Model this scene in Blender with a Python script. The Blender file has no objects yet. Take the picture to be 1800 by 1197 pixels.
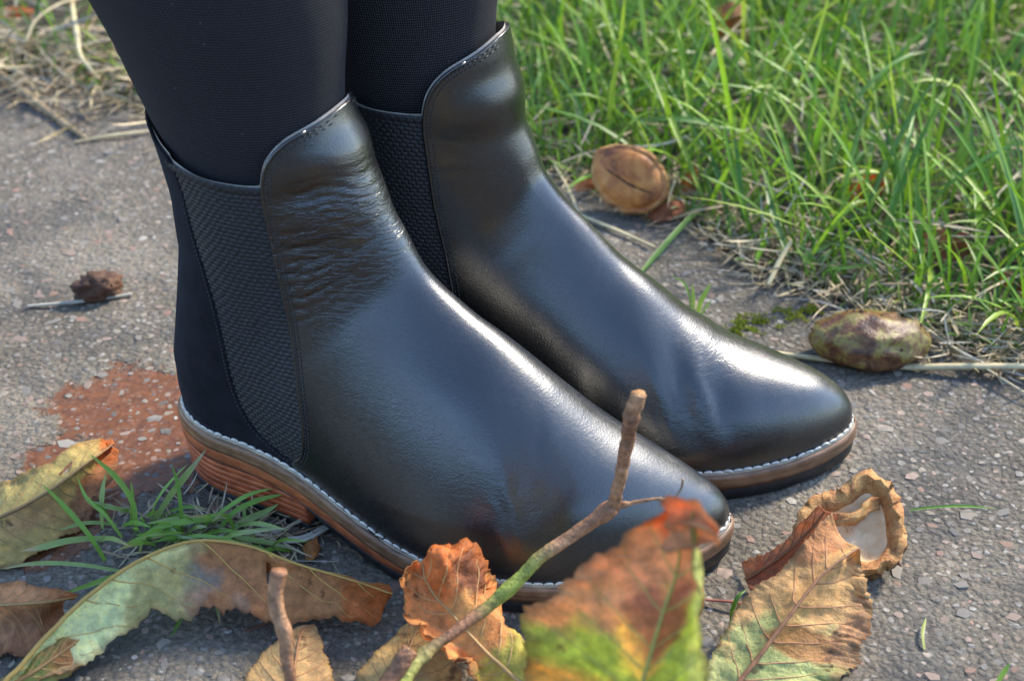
import bpy, bmesh, math, random
import numpy as np
from mathutils import Vector, Matrix, noise
from mathutils.bvhtree import BVHTree

random.seed(7); RNG = np.random.default_rng(11)
scene = bpy.context.scene
COL = scene.collection

# ------------------------------------------------------------------ camera
PITCH = math.radians(32.0); DIST = .75; FPX = 2616.0
CAM = np.array([0.0, -DIST*math.cos(PITCH), .06 + DIST*math.sin(PITCH)])
cam_d = bpy.data.cameras.new('camera'); cam = bpy.data.objects.new('camera', cam_d); COL.objects.link(cam)
cam.location = CAM; cam.rotation_euler = (math.pi/2 - PITCH, 0, 0)
cam_d.sensor_width = 36.0; cam_d.lens = FPX/1800*36; cam_d.clip_start = .01; cam_d.clip_end = 2000
cam_d.dof.use_dof = True; cam_d.dof.focus_distance = .70; cam_d.dof.aperture_fstop = 10
scene.camera = cam

# ------------------------------------------------------------------ sky and sun
SUN_DIR = Vector((.60, .52, .68)).normalized()          # towards the sun: behind the boots, to the right
world = bpy.data.worlds.new('World'); scene.world = world; world.use_nodes = True
wn = world.node_tree; wn.nodes.clear()
sky = wn.nodes.new('ShaderNodeTexSky'); sky.sky_type = 'NISHITA'; sky.sun_disc = False
sky.sun_elevation = math.asin(SUN_DIR.z); sky.sun_rotation = math.atan2(SUN_DIR.x, SUN_DIR.y)
sky.air_density = 1.0; sky.dust_density = .4; sky.ozone_density = 2.4
bg = wn.nodes.new('ShaderNodeBackground'); bg.inputs['Strength'].default_value = .15
wo = wn.nodes.new('ShaderNodeOutputWorld')
wn.links.new(sky.outputs[0], bg.inputs[0]); wn.links.new(bg.outputs[0], wo.inputs[0])
sun_d = bpy.data.lights.new('sun', 'SUN'); sun_d.energy = 2.0; sun_d.angle = math.radians(7); sun_d.color = (1.0, .90, .73)
sun = bpy.data.objects.new('sun', sun_d); COL.objects.link(sun)
sun.rotation_euler = SUN_DIR.to_track_quat('Z', 'Y').to_euler(); sun.location = SUN_DIR*5
vs = scene.view_settings
vs.view_transform = 'Standard'; vs.look = 'None'; vs.gamma = 1.0; vs.exposure = 1.9; vs.use_curve_mapping = False

# ------------------------------------------------------------------ helpers
def P(u, v, z=None, y=None):
    """the point at height z (or at depth y) seen at u, v of the 1800 x 1197 photograph: used to place things"""
    c, s = math.cos(PITCH), math.sin(PITCH)
    du, dv = (u-900)/FPX, (598.5-v)/FPX
    d = np.array([du, c + dv*s, -s + dv*c])
    k = (y-CAM[1])/d[1] if y is not None else (z-CAM[2])/d[2]
    return CAM + d*k

def mk(name, V, F, mat, parent=None, smooth=True, cols=None, mats=None, fm=None):
    me = bpy.data.meshes.new(name)
    me.from_pydata(np.asarray(V, float).tolist(), [], F if isinstance(F, list) else np.asarray(F).tolist())
    if mats:
        for m in mats: me.materials.append(m)
        me.polygons.foreach_set('material_index', np.asarray(fm, np.int32))
    else: me.materials.append(mat)
    if smooth: me.polygons.foreach_set('use_smooth', np.ones(len(me.polygons), bool))
    if cols is not None:
        a = me.color_attributes.new('Col', 'FLOAT_COLOR', 'POINT')
        c = np.ones((len(V), 4), np.float32); c[:, :3] = cols
        a.data.foreach_set('color', c.ravel())
    me.update()
    o = bpy.data.objects.new(name, me); COL.objects.link(o)
    if parent: o.parent = parent
    return o
def empty(name, loc=(0, 0, 0), rz=0, label=None, cat=None, group=None):
    o = bpy.data.objects.new(name, None); COL.objects.link(o); o.location = loc; o.rotation_euler = (0, 0, rz)
    o.empty_display_size = .02
    return tag(o, label, cat, group)
def tag(o, label=None, cat=None, group=None, kind=None):
    if label: o['label'] = label
    if cat: o['category'] = cat
    if group: o['group'] = group
    if kind: o['kind'] = kind
    return o
def catmull(pts, n):
    p = np.asarray(pts, float)
    if len(p) == 2: return p[0]+(p[1]-p[0])*np.linspace(0, 1, n)[:, None]
    d = np.r_[0, np.cumsum(np.linalg.norm(np.diff(p, axis=0), axis=1)+1e-9)]; d /= d[-1]
    return cspline(d, p, np.linspace(0, 1, n))
def tube(path, rad, nseg=8, cap=True, squash=1.0):
    p = np.asarray(path, float); n = len(p); rad = np.broadcast_to(rad, (n,))
    t = np.gradient(p, axis=0); t /= np.linalg.norm(t, axis=1)[:, None]+1e-12
    up = np.array([0, 0, 1.]) if abs(t[0][2]) < .9 else np.array([1., 0, 0])
    a = np.cross(t[0], up); a /= np.linalg.norm(a); V = []
    for i in range(n):
        a = a-t[i]*(a@t[i]); a /= np.linalg.norm(a)+1e-12; b = np.cross(t[i], a)
        for k in range(nseg):
            w = 2*math.pi*k/nseg; V.append(p[i]+rad[i]*(a*math.cos(w)+b*math.sin(w)*squash))
    F = [(i*nseg+k, i*nseg+(k+1) % nseg, (i+1)*nseg+(k+1) % nseg, (i+1)*nseg+k) for i in range(n-1) for k in range(nseg)]
    if cap: F += [tuple(range(nseg))[::-1], tuple((n-1)*nseg+k for k in range(nseg))]
    return V, F
def fbm(p, sc, oct=3, seed=0.0):
    out = np.zeros(len(p)); 
    for i, q in enumerate(p): out[i] = noise.fractal(Vector((q[0]*sc+seed, q[1]*sc-seed*.7, q[2]*sc+seed*.3)), 1.0, 2.0, oct)
    return out

# ------------------------------------------------------------------ materials
def mat(name):
    m = bpy.data.materials.new(name); m.use_nodes = True; nt = m.node_tree; nt.nodes.clear()
    out = nt.nodes.new('ShaderNodeOutputMaterial'); b = nt.nodes.new('ShaderNodeBsdfPrincipled')
    nt.links.new(b.outputs[0], out.inputs[0]); return m, nt, b
def nd(nt, typ, ins=None, **kw):
    n = nt.nodes.new('ShaderNode'+typ)
    for k, v in kw.items(): setattr(n, k, v)
    for k, v in (ins or {}).items():
        if hasattr(v, 'links') or isinstance(v, bpy.types.NodeSocket): nt.links.new(v, n.inputs[k])
        else: n.inputs[k].default_value = v
    return n
def ramp(nt, fac, stops, interp='LINEAR'):
    r = nt.nodes.new('ShaderNodeValToRGB'); r.color_ramp.interpolation = interp
    e = r.color_ramp.elements
    while len(e) < len(stops): e.new(.5)
    for i, (p, c) in enumerate(stops):
        e[i].position = p; e[i].color = (*c, 1) if len(c) == 3 else c
    nt.links.new(fac, r.inputs[0]); return r.outputs[0]
def mixc(nt, fac, a, b, mode='MIX'):
    n = nd(nt, 'Mix', data_type='RGBA', blend_type=mode)
    for s, v in ((0, fac), (6, a), (7, b)):
        if isinstance(v, bpy.types.NodeSocket): nt.links.new(v, n.inputs[s])
        else: n.inputs[s].default_value = v if not isinstance(v, tuple) or len(v) == 4 else (*v, 1)
    return n.outputs[2]
def mth(nt, op, a, b=None, c=None, clamp=False):
    n = nd(nt, 'Math', operation=op, use_clamp=clamp)
    for i, v in enumerate((a, b, c)):
        if v is None: continue
        if isinstance(v, bpy.types.NodeSocket): nt.links.new(v, n.inputs[i])
        else: n.inputs[i].default_value = v
    return n.outputs[0]
def coords(nt, kind='Object'): return nd(nt, 'TexCoord').outputs[kind]
def nz(nt, vec, scale, detail=4, rough=.55, dist=0): return nd(nt, 'TexNoise', {'Vector': vec, 'Scale': scale, 'Detail': detail, 'Roughness': rough, 'Distortion': dist}).outputs[0]
def bump(nt, b, h, strength=.5, dist=.001, prev=None):
    n = nd(nt, 'Bump', {'Height': h, 'Strength': strength, 'Distance': dist})
    if prev is not None: nt.links.new(prev, n.inputs['Normal'])
    nt.links.new(n.outputs[0], b.inputs['Normal']); return n.outputs[0]
def simple(name, col, rough=.6, spec=.5, nscale=None, var=.3, bscale=None, bstr=.3, bdist=.0005):
    m, nt, b = mat(name); b.inputs['Roughness'].default_value = rough; b.inputs['Specular IOR Level'].default_value = spec
    v = coords(nt)
    if nscale:
        f = nz(nt, v, nscale)
        lo = tuple(c*(1-var) for c in col); hi = tuple(min(1, c*(1+var)) for c in col)
        nt.links.new(ramp(nt, f, [(.3, lo), (.7, hi)]), b.inputs['Base Color'])
    else: b.inputs['Base Color'].default_value = (*col, 1)
    if bscale: bump(nt, b, nz(nt, v, bscale), bstr, bdist)
    return m

def leather_mat(name, wr_mask):
    m, nt, b = mat(name); v = coords(nt)
    b.inputs['Base Color'].default_value = (.0035, .0035, .004, 1)
    f = mth(nt, 'ADD', mth(nt, 'MULTIPLY', nz(nt, v, 32, 4, .6), .6), mth(nt, 'MULTIPLY', nz(nt, v, 420, 3, .7), .4))
    rr = ramp(nt, f, [(.34, (.28,)*3), (.5, (.33,)*3), (.66, (.42,)*3)])
    nt.links.new(rr, b.inputs['Roughness']); nt.links.new(mth(nt, 'MULTIPLY', rr, .82), b.inputs['Coat Roughness'])
    b.inputs['Specular IOR Level'].default_value = .8
    b.inputs['Coat Weight'].default_value = .5; b.inputs['Coat Roughness'].default_value = .20; b.inputs['Coat IOR'].default_value = 1.58
    # pebble grain
    vo = nd(nt, 'TexVoronoi', {'Vector': v, 'Scale': 1150, 'Randomness': 1.0}, feature='F1')
    n1 = bump(nt, b, vo.outputs[0], .12, .0004)
    n2 = bump(nt, b, nz(nt, v, 480, 3), .06, .0005, n1)
    # fine stretched creases, strongest inside the flex zones
    mp = nd(nt, 'Mapping', {'Vector': v}); mp.inputs['Rotation'].default_value = (0, math.radians(-18), 0); mp.inputs['Scale'].default_value = (70, 70, 300)
    cr = nd(nt, 'TexNoise', {'Vector': mp.outputs[0], 'Scale': 1.0, 'Detail': 3, 'Roughness': .6, 'Distortion': .6}).outputs[0]
    cr = mth(nt, 'ABSOLUTE', mth(nt, 'SUBTRACT', cr, .5)); cr = mth(nt, 'MINIMUM', cr, .09)
    tot = None
    for (cx, cz, rx, rz, amp) in wr_mask:
        s = nd(nt, 'SeparateXYZ', {0: v})
        dx = mth(nt, 'DIVIDE', mth(nt, 'SUBTRACT', s.outputs[0], cx), rx); dz = mth(nt, 'DIVIDE', mth(nt, 'SUBTRACT', s.outputs[2], cz), rz)
        q = mth(nt, 'EXPONENT', mth(nt, 'MULTIPLY', mth(nt, 'ADD', mth(nt, 'MULTIPLY', dx, dx), mth(nt, 'MULTIPLY', dz, dz)), -1.0))
        q = mth(nt, 'MULTIPLY', q, amp); tot = q if tot is None else mth(nt, 'ADD', tot, q)
    n3 = bump(nt, b, mth(nt, 'MULTIPLY', cr, mth(nt, 'ADD', tot, .01)), 1.0, .0035, n2)
    nt.links.new(n3, b.inputs['Coat Normal'])
    return m

def suede_mat():
    m, nt, b = mat('black_suede'); v = coords(nt)
    nt.links.new(ramp(nt, nz(nt, v, 90, 5, .7), [(.3, (.004, .0045, .006)), (.75, (.013, .0145, .019))]), b.inputs['Base Color'])
    b.inputs['Roughness'].default_value = .95; b.inputs['Specular IOR Level'].default_value = .15
    b.inputs['Sheen Weight'].default_value = .06; b.inputs['Sheen Roughness'].default_value = .4; b.inputs['Sheen Tint'].default_value = (.7, .75, .9, 1)
    bump(nt, b, nz(nt, v, 1600, 3, .7), .5, .0006); return m
def tights_mat():
    m, nt, b = mat('black_knit'); v = coords(nt, 'UV')
    s = nd(nt, 'SeparateXYZ', {0: v})
    wx = mth(nt, 'SINE', mth(nt, 'MULTIPLY', s.outputs[0], 2*math.pi*800)); wy = mth(nt, 'SINE', mth(nt, 'MULTIPLY', s.outputs[1], 2*math.pi*830))
    h = mth(nt, 'MULTIPLY', mth(nt, 'ADD', wx, 1), mth(nt, 'ADD', wy, 1.4))
    n0 = nz(nt, coords(nt), 700, 2)
    c = ramp(nt, mth(nt, 'MULTIPLY', h, .25), [(0, (.006, .006, .007)), (.5, (.021, .020, .0225)), (1, (.078, .073, .083))])
    c = mixc(nt, mth(nt, 'MULTIPLY', n0, .35), c, (.014, .0135, .016), 'MIX')
    vl = nd(nt, 'TexVoronoi', {'Vector': coords(nt), 'Scale': 190.0})                      # specks of lint
    lint = mth(nt, 'MULTIPLY', mth(nt, 'LESS_THAN', vl.outputs[0], .055), mth(nt, 'GREATER_THAN', nd(nt, 'SeparateColor', {0: vl.outputs[1]}).outputs[0], .9))
    nt.links.new(mixc(nt, lint, c, (.12, .12, .13), 'MIX'), b.inputs['Base Color'])
    b.inputs['Roughness'].default_value = .8; b.inputs['Specular IOR Level'].default_value = .15
    b.inputs['Sheen Weight'].default_value = .03; b.inputs['Sheen Roughness'].default_value = .4
    bump(nt, b, h, .35, .0004); return m
def elastic_mat():
    m, nt, b = mat('black_elastic'); v = coords(nt)
    nt.links.new(ramp(nt, nz(nt, v, 900, 2), [(.3, (.012, .0122, .0135)), (.7, (.024, .0245, .027))]), b.inputs['Base Color'])
    b.inputs['Roughness'].default_value = .55; b.inputs['Specular IOR Level'].default_value = .4
    mp = nd(nt, 'Mapping', {'Vector': v}); mp.inputs['Scale'].default_value = (300, 300, 2600)
    bump(nt, b, nd(nt, 'TexNoise', {'Vector': mp.outputs[0], 'Scale': 1.0, 'Detail': 2}).outputs[0], .4, .0003); return m
def stacked_mat(name, c1, c2, c3, rough=.42):
    m, nt, b = mat(name); v = coords(nt)
    mp = nd(nt, 'Mapping', {'Vector': v}); mp.inputs['Scale'].default_value = (30, 30, 900)
    f = nd(nt, 'TexNoise', {'Vector': mp.outputs[0], 'Scale': 1.0, 'Detail': 4, 'Roughness': .6}).outputs[0]
    c = ramp(nt, f, [(.25, c1), (.5, c2), (.75, c3)])
    g = ramp(nt, nz(nt, v, 140, 4), [(.35, (.62, .58, .55)), (.65, (1, 1, 1))])
    nt.links.new(mixc(nt, 1.0, c, g, 'MULTIPLY'), b.inputs['Base Color'])
    b.inputs['Roughness'].default_value = rough
    bump(nt, b, f, .25, .0004); return m
def vcol_mat(name, rough=.6, spec=.4, transl=.0, bscale=None, bstr=.3, bdist=.0004, var=.25, vscale=300, sheen=0, spots=0):
    m, nt, b = mat(name); v = coords(nt)
    a = nd(nt, 'VertexColor', layer_name='Col').outputs[0]
    g = ramp(nt, nz(nt, v, vscale, 5, .65), [(.25, (1-var,)*3), (.75, (1+var,)*3)])
    c = mixc(nt, 1.0, a, g, 'MULTIPLY')
    if spots:
        f = ramp(nt, nz(nt, v, spots, 3, .6), [(.63, (0, 0, 0)), (.70, (1, 1, 1))])
        c = mixc(nt, mth(nt, 'MULTIPLY', f, .75), c, (.10, .045, .022), 'MIX')
    nt.links.new(c, b.inputs['Base Color']); b.inputs['Roughness'].default_value = rough; b.inputs['Specular IOR Level'].default_value = spec
    if bscale: bump(nt, b, nz(nt, v, bscale, 4, .6), bstr, bdist)
    if transl:
        t = nd(nt, 'BsdfTranslucent'); nt.links.new(c, t.inputs[0])
        mx = nd(nt, 'MixShader', {0: transl}); nt.links.new(b.outputs[0], mx.inputs[1]); nt.links.new(t.outputs[0], mx.inputs[2])
        out = [n for n in nt.nodes if n.type == 'OUTPUT_MATERIAL'][0]; nt.links.new(mx.outputs[0], out.inputs[0])
    return m
def leaf_mat():
    m = vcol_mat('dry_leaf', .55, .35, .46, 700, .7, .0010, .38, 190, spots=85)
    nt = m.node_tree; v = coords(nt); b = [n for n in nt.nodes if n.type == 'BSDF_PRINCIPLED'][0]
    vo = nd(nt, 'TexVoronoi', {'Vector': v, 'Scale': 330.0}, feature='DISTANCE_TO_EDGE')         # fine vein net
    net = ramp(nt, vo.outputs[0], [(.0, (1.22, 1.12, .95)), (.07, (1, 1, 1))])
    src = b.inputs['Base Color'].links[0].from_socket; c = mixc(nt, 1.0, src, net, 'MULTIPLY')
    nt.links.new(c, b.inputs['Base Color'])
    for n in nt.nodes:
        if n.type == 'BSDF_TRANSLUCENT': nt.links.new(c, n.inputs[0])
    old = b.inputs['Normal'].links[0].from_socket; bump(nt, b, ramp(nt, vo.outputs[0], [(0, (1, 1, 1)), (.10, (0, 0, 0))]), .35, .0004, old)
    return m
def path_mat():
    m, nt, b = mat('exposed_aggregate'); v = coords(nt)
    base = ramp(nt, nz(nt, v, 9, 5, .6), [(.3, (.088, .075, .056)), (.5, (.155, .132, .10)), (.7, (.235, .203, .155))])
    fine = ramp(nt, nz(nt, v, 520, 5, .75), [(.30, (.30, .29, .28)), (.48, (.95, .95, .95)), (.62, (1.35, 1.3, 1.22)), (.75, (2.1, 2.0, 1.85))])
    c = mixc(nt, 1.0, base, fine, 'MULTIPLY')
    wv = nd(nt, 'VectorMath', {0: v}, operation='ADD'); wn_ = nd(nt, 'TexNoise', {'Vector': v, 'Scale': 90.0, 'Detail': 2})
    ws = nd(nt, 'VectorMath', {0: wn_.outputs[1]}, operation='SCALE'); ws.inputs['Scale'].default_value = .006; nt.links.new(ws.outputs[0], wv.inputs[1])
    vo = nd(nt, 'TexVoronoi', {'Vector': wv.outputs[0], 'Scale': 260}); 
    chips = ramp(nt, nd(nt, 'SeparateColor', {0: vo.outputs[1]}).outputs[0], [(0, (.085, .078, .068)), (.3, (.17, .15, .12)), (.55, (.26, .185, .14)), (.72, (.22, .20, .17)), (.9, (.33, .30, .25)), (1, (.42, .39, .34))])
    cm = ramp(nt, vo.outputs[0], [(.28, (1, 1, 1)), (.42, (0, 0, 0))])
    sel = ramp(nt, nd(nt, 'SeparateColor', {0: vo.outputs[1]}).outputs[1], [(.22, (0, 0, 0)), (.27, (1, 1, 1))])
    c = mixc(nt, mth(nt, 'MULTIPLY', mth(nt, 'MULTIPLY', cm, sel), .85), c, chips)
    # darker blotches scattered by soft noise
    st = ramp(nt, nz(nt, v, 14, 4, .6, .6), [(.50, (0, 0, 0)), (.64, (1, 1, 1))])
    c = mixc(nt, mth(nt, 'MULTIPLY', st, .55), c, (.06, .058, .055))
    # green algae freckles
    al = ramp(nt, nz(nt, v, 130, 3, .6), [(.69, (0, 0, 0)), (.74, (1, 1, 1))]); al2 = ramp(nt, nz(nt, v, 11, 2), [(.5, (0, 0, 0)), (.6, (1, 1, 1))])
    c = mixc(nt, mth(nt, 'MULTIPLY', mth(nt, 'MULTIPLY', al, al2), .7), c, (.035, .05, .012))
    # dried rusty mud smear behind the near heel
    s = nd(nt, 'SeparateXYZ', {0: v}); tot = None
    wob = mth(nt, 'MULTIPLY', mth(nt, 'SUBTRACT', nz(nt, v, 48, 5, .65), .5), 1.5)
    for (cx, cy, rx, ry) in MUD:
        dx = mth(nt, 'DIVIDE', mth(nt, 'SUBTRACT', s.outputs[0], cx), rx); dy = mth(nt, 'DIVIDE', mth(nt, 'SUBTRACT', s.outputs[1], cy), ry)
        q = mth(nt, 'SUBTRACT', 1.0, mth(nt, 'SQRT', mth(nt, 'ADD', mth(nt, 'MULTIPLY', dx, dx), mth(nt, 'MULTIPLY', dy, dy))))
        tot = q if tot is None else mth(nt, 'MAXIMUM', tot, q)
    mud = ramp(nt, mth(nt, 'ADD', tot, wob), [(.0, (0, 0, 0)), (.12, (1, 1, 1))])
    mc = ramp(nt, nz(nt, v, 160, 4), [(.3, (.10, .034, .012)), (.7, (.20, .072, .024))])
    c = mixc(nt, mth(nt, 'MULTIPLY', mud, mth(nt, 'SUBTRACT', .95, mth(nt, 'MULTIPLY', mth(nt, 'MULTIPLY', cm, sel), .3))), c, mc)
    nt.links.new(c, b.inputs['Base Color'])
    nt.links.new(ramp(nt, mud, [(0, (.82,)*3), (1, (.42,)*3)]), b.inputs['Roughness']); b.inputs['Specular IOR Level'].default_value = .35
    dry = mth(nt, 'SUBTRACT', 1.0, mth(nt, 'MULTIPLY', mud, .75)); n1 = bump(nt, b, mth(nt, 'MULTIPLY', nz(nt, v, 420, 5, .7), dry), .9, .0022)
    h2 = mth(nt, 'MULTIPLY', mth(nt, 'SUBTRACT', 1.0, vo.outputs[0]), dry); bump(nt, b, h2, .7, .0025, n1)
    return m
# ------------------------------------------------------------------ ground
LIFT = 0.0
EDGE = np.array([(-40, 8.0), (-6, 1.6), (-1.2, .80), (-.46, .52), (-.34, .475), (-.255, .41), (-.12, .375), (0, .352), (.04, .312), (.107, .262), (.154, .195), (.205, .140), (.247, .100), (.29, .075), (.42, .03), (1.2, -.22), (6, -1.4), (40, -8)])
def edge_y(x): return np.interp(x, EDGE[:, 0], EDGE[:, 1])
MUD = [(-.212, .030, .042, .038), (-.185, -.010, .040, .040), (-.215, -.035, .042, .035), (-.228, -.075, .036, .03), (-.170, .045, .022, .03)]
M_PATH = path_mat()
def soil_mat():
    m, nt, b = mat('dark_soil'); v = coords(nt)
    nt.links.new(ramp(nt, nz(nt, v, 60, 6, .7), [(.3, (.020, .016, .010)), (.55, (.055, .045, .026)), (.75, (.11, .09, .05))]), b.inputs['Base Color'])
    b.inputs['Roughness'].default_value = .95; bump(nt, b, nz(nt, v, 220, 5, .7), .9, .003); return m
def lawn_mat():
    m, nt, b = mat('far_lawn'); v = coords(nt)
    nt.links.new(ramp(nt, nz(nt, v, 9, 6, .7), [(.3, (.035, .06, .012)), (.7, (.075, .125, .025))]), b.inputs['Base Color'])
    b.inputs['Roughness'].default_value = .9; bump(nt, b, nz(nt, v, 40, 5, .7), .9, .02); return m
# far ground: one sheet to the horizon
mk('ground', [(-600, -600, -.030), (600, -600, -.030), (600, 600, -.030), (-600, 600, -.030)], [(0, 1, 2, 3)], lawn_mat(), smooth=False)['kind'] = 'structure'
# soil bed under the grass
gx = np.linspace(-1.6, 1.8, 100); gy = np.linspace(-.6, 2.2, 90)
V = np.array([(x, y, -.006+.006*noise.noise(Vector((x*14, y*14, 3)))) for y in gy for x in gx])
F = [(j*100+i, j*100+i+1, (j+1)*100+i+1, (j+1)*100+i) for j in range(89) for i in range(99) if gy[j+1] > edge_y(gx[i])-.08]
mk('soil_bed', V, F, soil_mat())['kind'] = 'structure'
# paved path: a dense sheet in view, coarser outside, ending in a ragged edge at the lawn
def path_h(x, y):
    return .0012*noise.noise(Vector((x*40, y*40, 0)))+.0009*noise.noise(Vector((x*110, y*110, 5)))
xs = np.r_[np.linspace(-7, -.75, 14), np.linspace(-.72, .72, 300), np.linspace(.75, 7, 14)]
NV = 240
V = []; tt = np.r_[np.linspace(0, 1, NV)]
for x in xs:
    e = edge_y(x)+(.010*noise.noise(Vector((x*38, 1.7, 0)))+.006*noise.noise(Vector((x*110, 4.7, 0))) if abs(x) < .8 else 0)
    lo = -.45; ys = np.r_[np.linspace(-6, lo-.05, 10), np.linspace(lo, e, NV)]
    if e < lo+.1: ys = np.linspace(-8, e, NV+10)
    for k, y in enumerate(ys):
        z = path_h(x, y) if abs(x) < .8 and y > -.5 else 0
        d = e-y
        if d < .012: z -= .007*(1-d/.012)**2
        V.append((x, y, z))
n = NV+10
F = [(i*n+j, (i+1)*n+j, (i+1)*n+j+1, i*n+j+1) for i in range(len(xs)-1) for j in range(n-1)]
path = mk('path', V, F, M_PATH); path['kind'] = 'structure'
# aggregate: stones standing proud of the worn concrete
STONE_COLS = [((.25, .18, .138), 'pink_stone'), ((.185, .165, .138), 'grey_stone'), ((.30, .27, .225), 'pale_stone'), ((.23, .14, .10), 'rusty_stone'), ((.11, .10, .088), 'dark_stone'), ((.24, .20, .152), 'tan_stone')]
STONE_M = [simple(nm, c, .7, .4, 240, .35, 700, .5, .0006) for c, nm in STONE_COLS]
def ico(sub):
    bm = bmesh.new(); bmesh.ops.create_icosphere(bm, subdivisions=sub, radius=1)
    V = np.array([v.co[:] for v in bm.verts]); F = np.array([[v.index for v in f.verts] for f in bm.faces]); bm.free(); return V, F
ICO2, ICOF2 = ico(2); ICO1, ICOF1 = ico(1)
def stone_shape(seed, V):
    out = []
    for v in V:
        q = Vector(v)+Vector((seed*3.1, seed*1.7, 0)); r = 1+.28*noise.noise(q*1.1)+.12*noise.noise(q*2.6)
        w = np.array(v)*r; w[2] = np.sign(w[2])*min(abs(w[2]), .55+.1*noise.noise(q*3)); out.append(w)
    return np.array(out)
stones = []
tries = 0; cell = {}
while len(stones) < 10500 and tries < 120000:
    tries += 1
    x = random.uniform(-.52, .50); y = random.uniform(-.24, .62)
    if y > edge_y(x)-.006: continue
    r = min(.0050, .0013*math.exp(random.gauss(.28, .52)))
    
    k = (int(x/.012), int(y/.012)); ok = True
    for a in (-1, 0, 1):
        for b_ in (-1, 0, 1):
            for (sx, sy, sr) in cell.get((k[0]+a, k[1]+b_), ()):
                if (sx-x)**2+(sy-y)**2 < ((sr+r)*.95)**2: ok = False
    if not ok: continue
    cell.setdefault(k, []).append((x, y, r)); stones.append((x, y, r))
def show(s): return s[2]/math.hypot(s[0]-CAM[0], s[1]-CAM[1])
# only stones the photograph shows (not those under the soles) become parts
def hidden(x, y):
    for (a, b_, w) in (((-.16, -.015), (.10, -.105), .055), ((-.095, .016), (.17, -.012), .05)):
        ax, ay = b_[0]-a[0], b_[1]-a[1]; t = max(0, min(1, ((x-a[0])*ax+(y-a[1])*ay)/(ax*ax+ay*ay)))
        if math.hypot(x-a[0]-ax*t, y-a[1]-ay*t) < w: return True
    q = np.array([x, y, 0])-CAM; w = q[1]*math.cos(PITCH)-q[2]*math.sin(PITCH)
    u = FPX*q[0]/w; v = FPX*(q[1]*math.sin(PITCH)+q[2]*math.cos(PITCH))/w
    return abs(u) > 890 or abs(v) > 590
vis = [s for s in stones if not hidden(s[0], s[1])]; vis.sort(key=show, reverse=True)
big = set(vis[:300])
SMESH = []
for i in range(10):
    me = bpy.data.meshes.new('pebble'); me.from_pydata((stone_shape(i*2.3+1, ICO1)).tolist(), [], ICOF1.tolist())
    me.update(); me.materials.append(STONE_M[i % len(STONE_M)]); SMESH.append(me)
VV = []; FF = []; FM = []; off = 0
SHAPES = [stone_shape(i*1.9+40, ICO1) for i in range(12)]
for s in stones:
    x, y, r = s; rz = random.uniform(0, 6.28); ex = random.uniform(.75, 1.45)
    if s in big:
        o = bpy.data.objects.new('pebble', random.choices(SMESH, (3, 4, .5, 1.4, 4, 4, 3, 4, .5, 1.4))[0]); COL.objects.link(o); o.parent = path
        o.location = (x, y, path_h(x, y)-r*.15); o.rotation_euler = (random.gauss(0, .12), random.gauss(0, .12), rz); o.scale = (r*ex, r/ex**.5, r*.40)
    else:
        S = SHAPES[random.randrange(12)]*np.array([r*ex, r/ex**.5, r*.40]); c, sn = math.cos(rz), math.sin(rz)
        W = np.stack([S[:, 0]*c-S[:, 1]*sn+x, S[:, 0]*sn+S[:, 1]*c+y, S[:, 2]+path_h(x, y)-r*.15], -1)
        VV.append(W); FF.append(ICOF1+off); off += len(W); FM += [random.choices(range(6), (2.5, 4, .6, 1.4, 4, 4))[0]]*len(ICOF1)
o = mk('small_aggregate', np.concatenate(VV), np.concatenate(FF), None, path, False, mats=STONE_M, fm=FM); o['kind'] = 'stuff'
# ---- boot base surface (right foot, metres: x to the toe, y to the left/medial, z up) ----
def cspline(t, y, q):
    """natural-ish cubic (Catmull-Rom with non-uniform knots) through y at knots t, at q"""
    t=np.asarray(t,float); y=np.asarray(y,float); q=np.asarray(q,float)
    m=np.gradient(y,t,axis=0)
    i=np.clip(np.searchsorted(t,q,side='right')-1,0,len(t)-2)
    h=(t[i+1]-t[i]); s=(q-t[i])/h
    if y.ndim>1: h=h[:,None]; s=s[:,None]
    return (2*s**3-3*s**2+1)*y[i]+(s**3-2*s**2+s)*h*m[i]+(-2*s**3+3*s**2)*y[i+1]+(s**3-s**2)*h*m[i+1]
def tps(ctrl, q):
    c=np.array(ctrl,float); X=c[:,:2]/100.; v=c[:,2]; n=len(X)
    U=lambda r2: r2*np.log(r2+1e-9)
    d=((X[:,None]-X[None])**2).sum(-1)
    A=np.zeros((n+3,n+3)); A[:n,:n]=U(d)+np.eye(n)*1e-3; A[:n,n]=1; A[:n,n+1:]=X; A[n,:n]=1; A[n+1:,:n]=X.T
    w=np.linalg.solve(A,np.r_[v,0,0,0])
    Q=np.asarray(q,float)/100.
    out=np.zeros(len(Q))
    for a in range(0,len(Q),20000):
        qq=Q[a:a+20000]; dd=((qq[:,None]-X[None])**2).sum(-1)
        out[a:a+20000]=U(dd)@w[:n]+w[n]+qq@w[n+1:]
    return out
NEAR_BEND=[(-25,12,8),(10,12,8),(60,9,8),(110,2,8),(160,-3,8),(200,-1,8),(240,10,8),(275,24,8)]
FAR_BEND=[(-25,-8,-2),(10,-8,-2),(60,-6,-2),(110,0,-2),(160,3,-2),(200,1,-2),(240,-6,-2),(275,-16,-2)]
NEAR_RISE=[(0,0),(135,2),(160,5),(190,5),(220,-1),(240,-6),(257,-10),(266,-9),(271,-5),(280,0)]
FAR_RISE=[(0,0),(130,-3),(145,-6),(160,-8),(190,-10),(215,-10),(240,-9),(257,-9),(266,-8),(270,-5),(280,0)]
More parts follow.
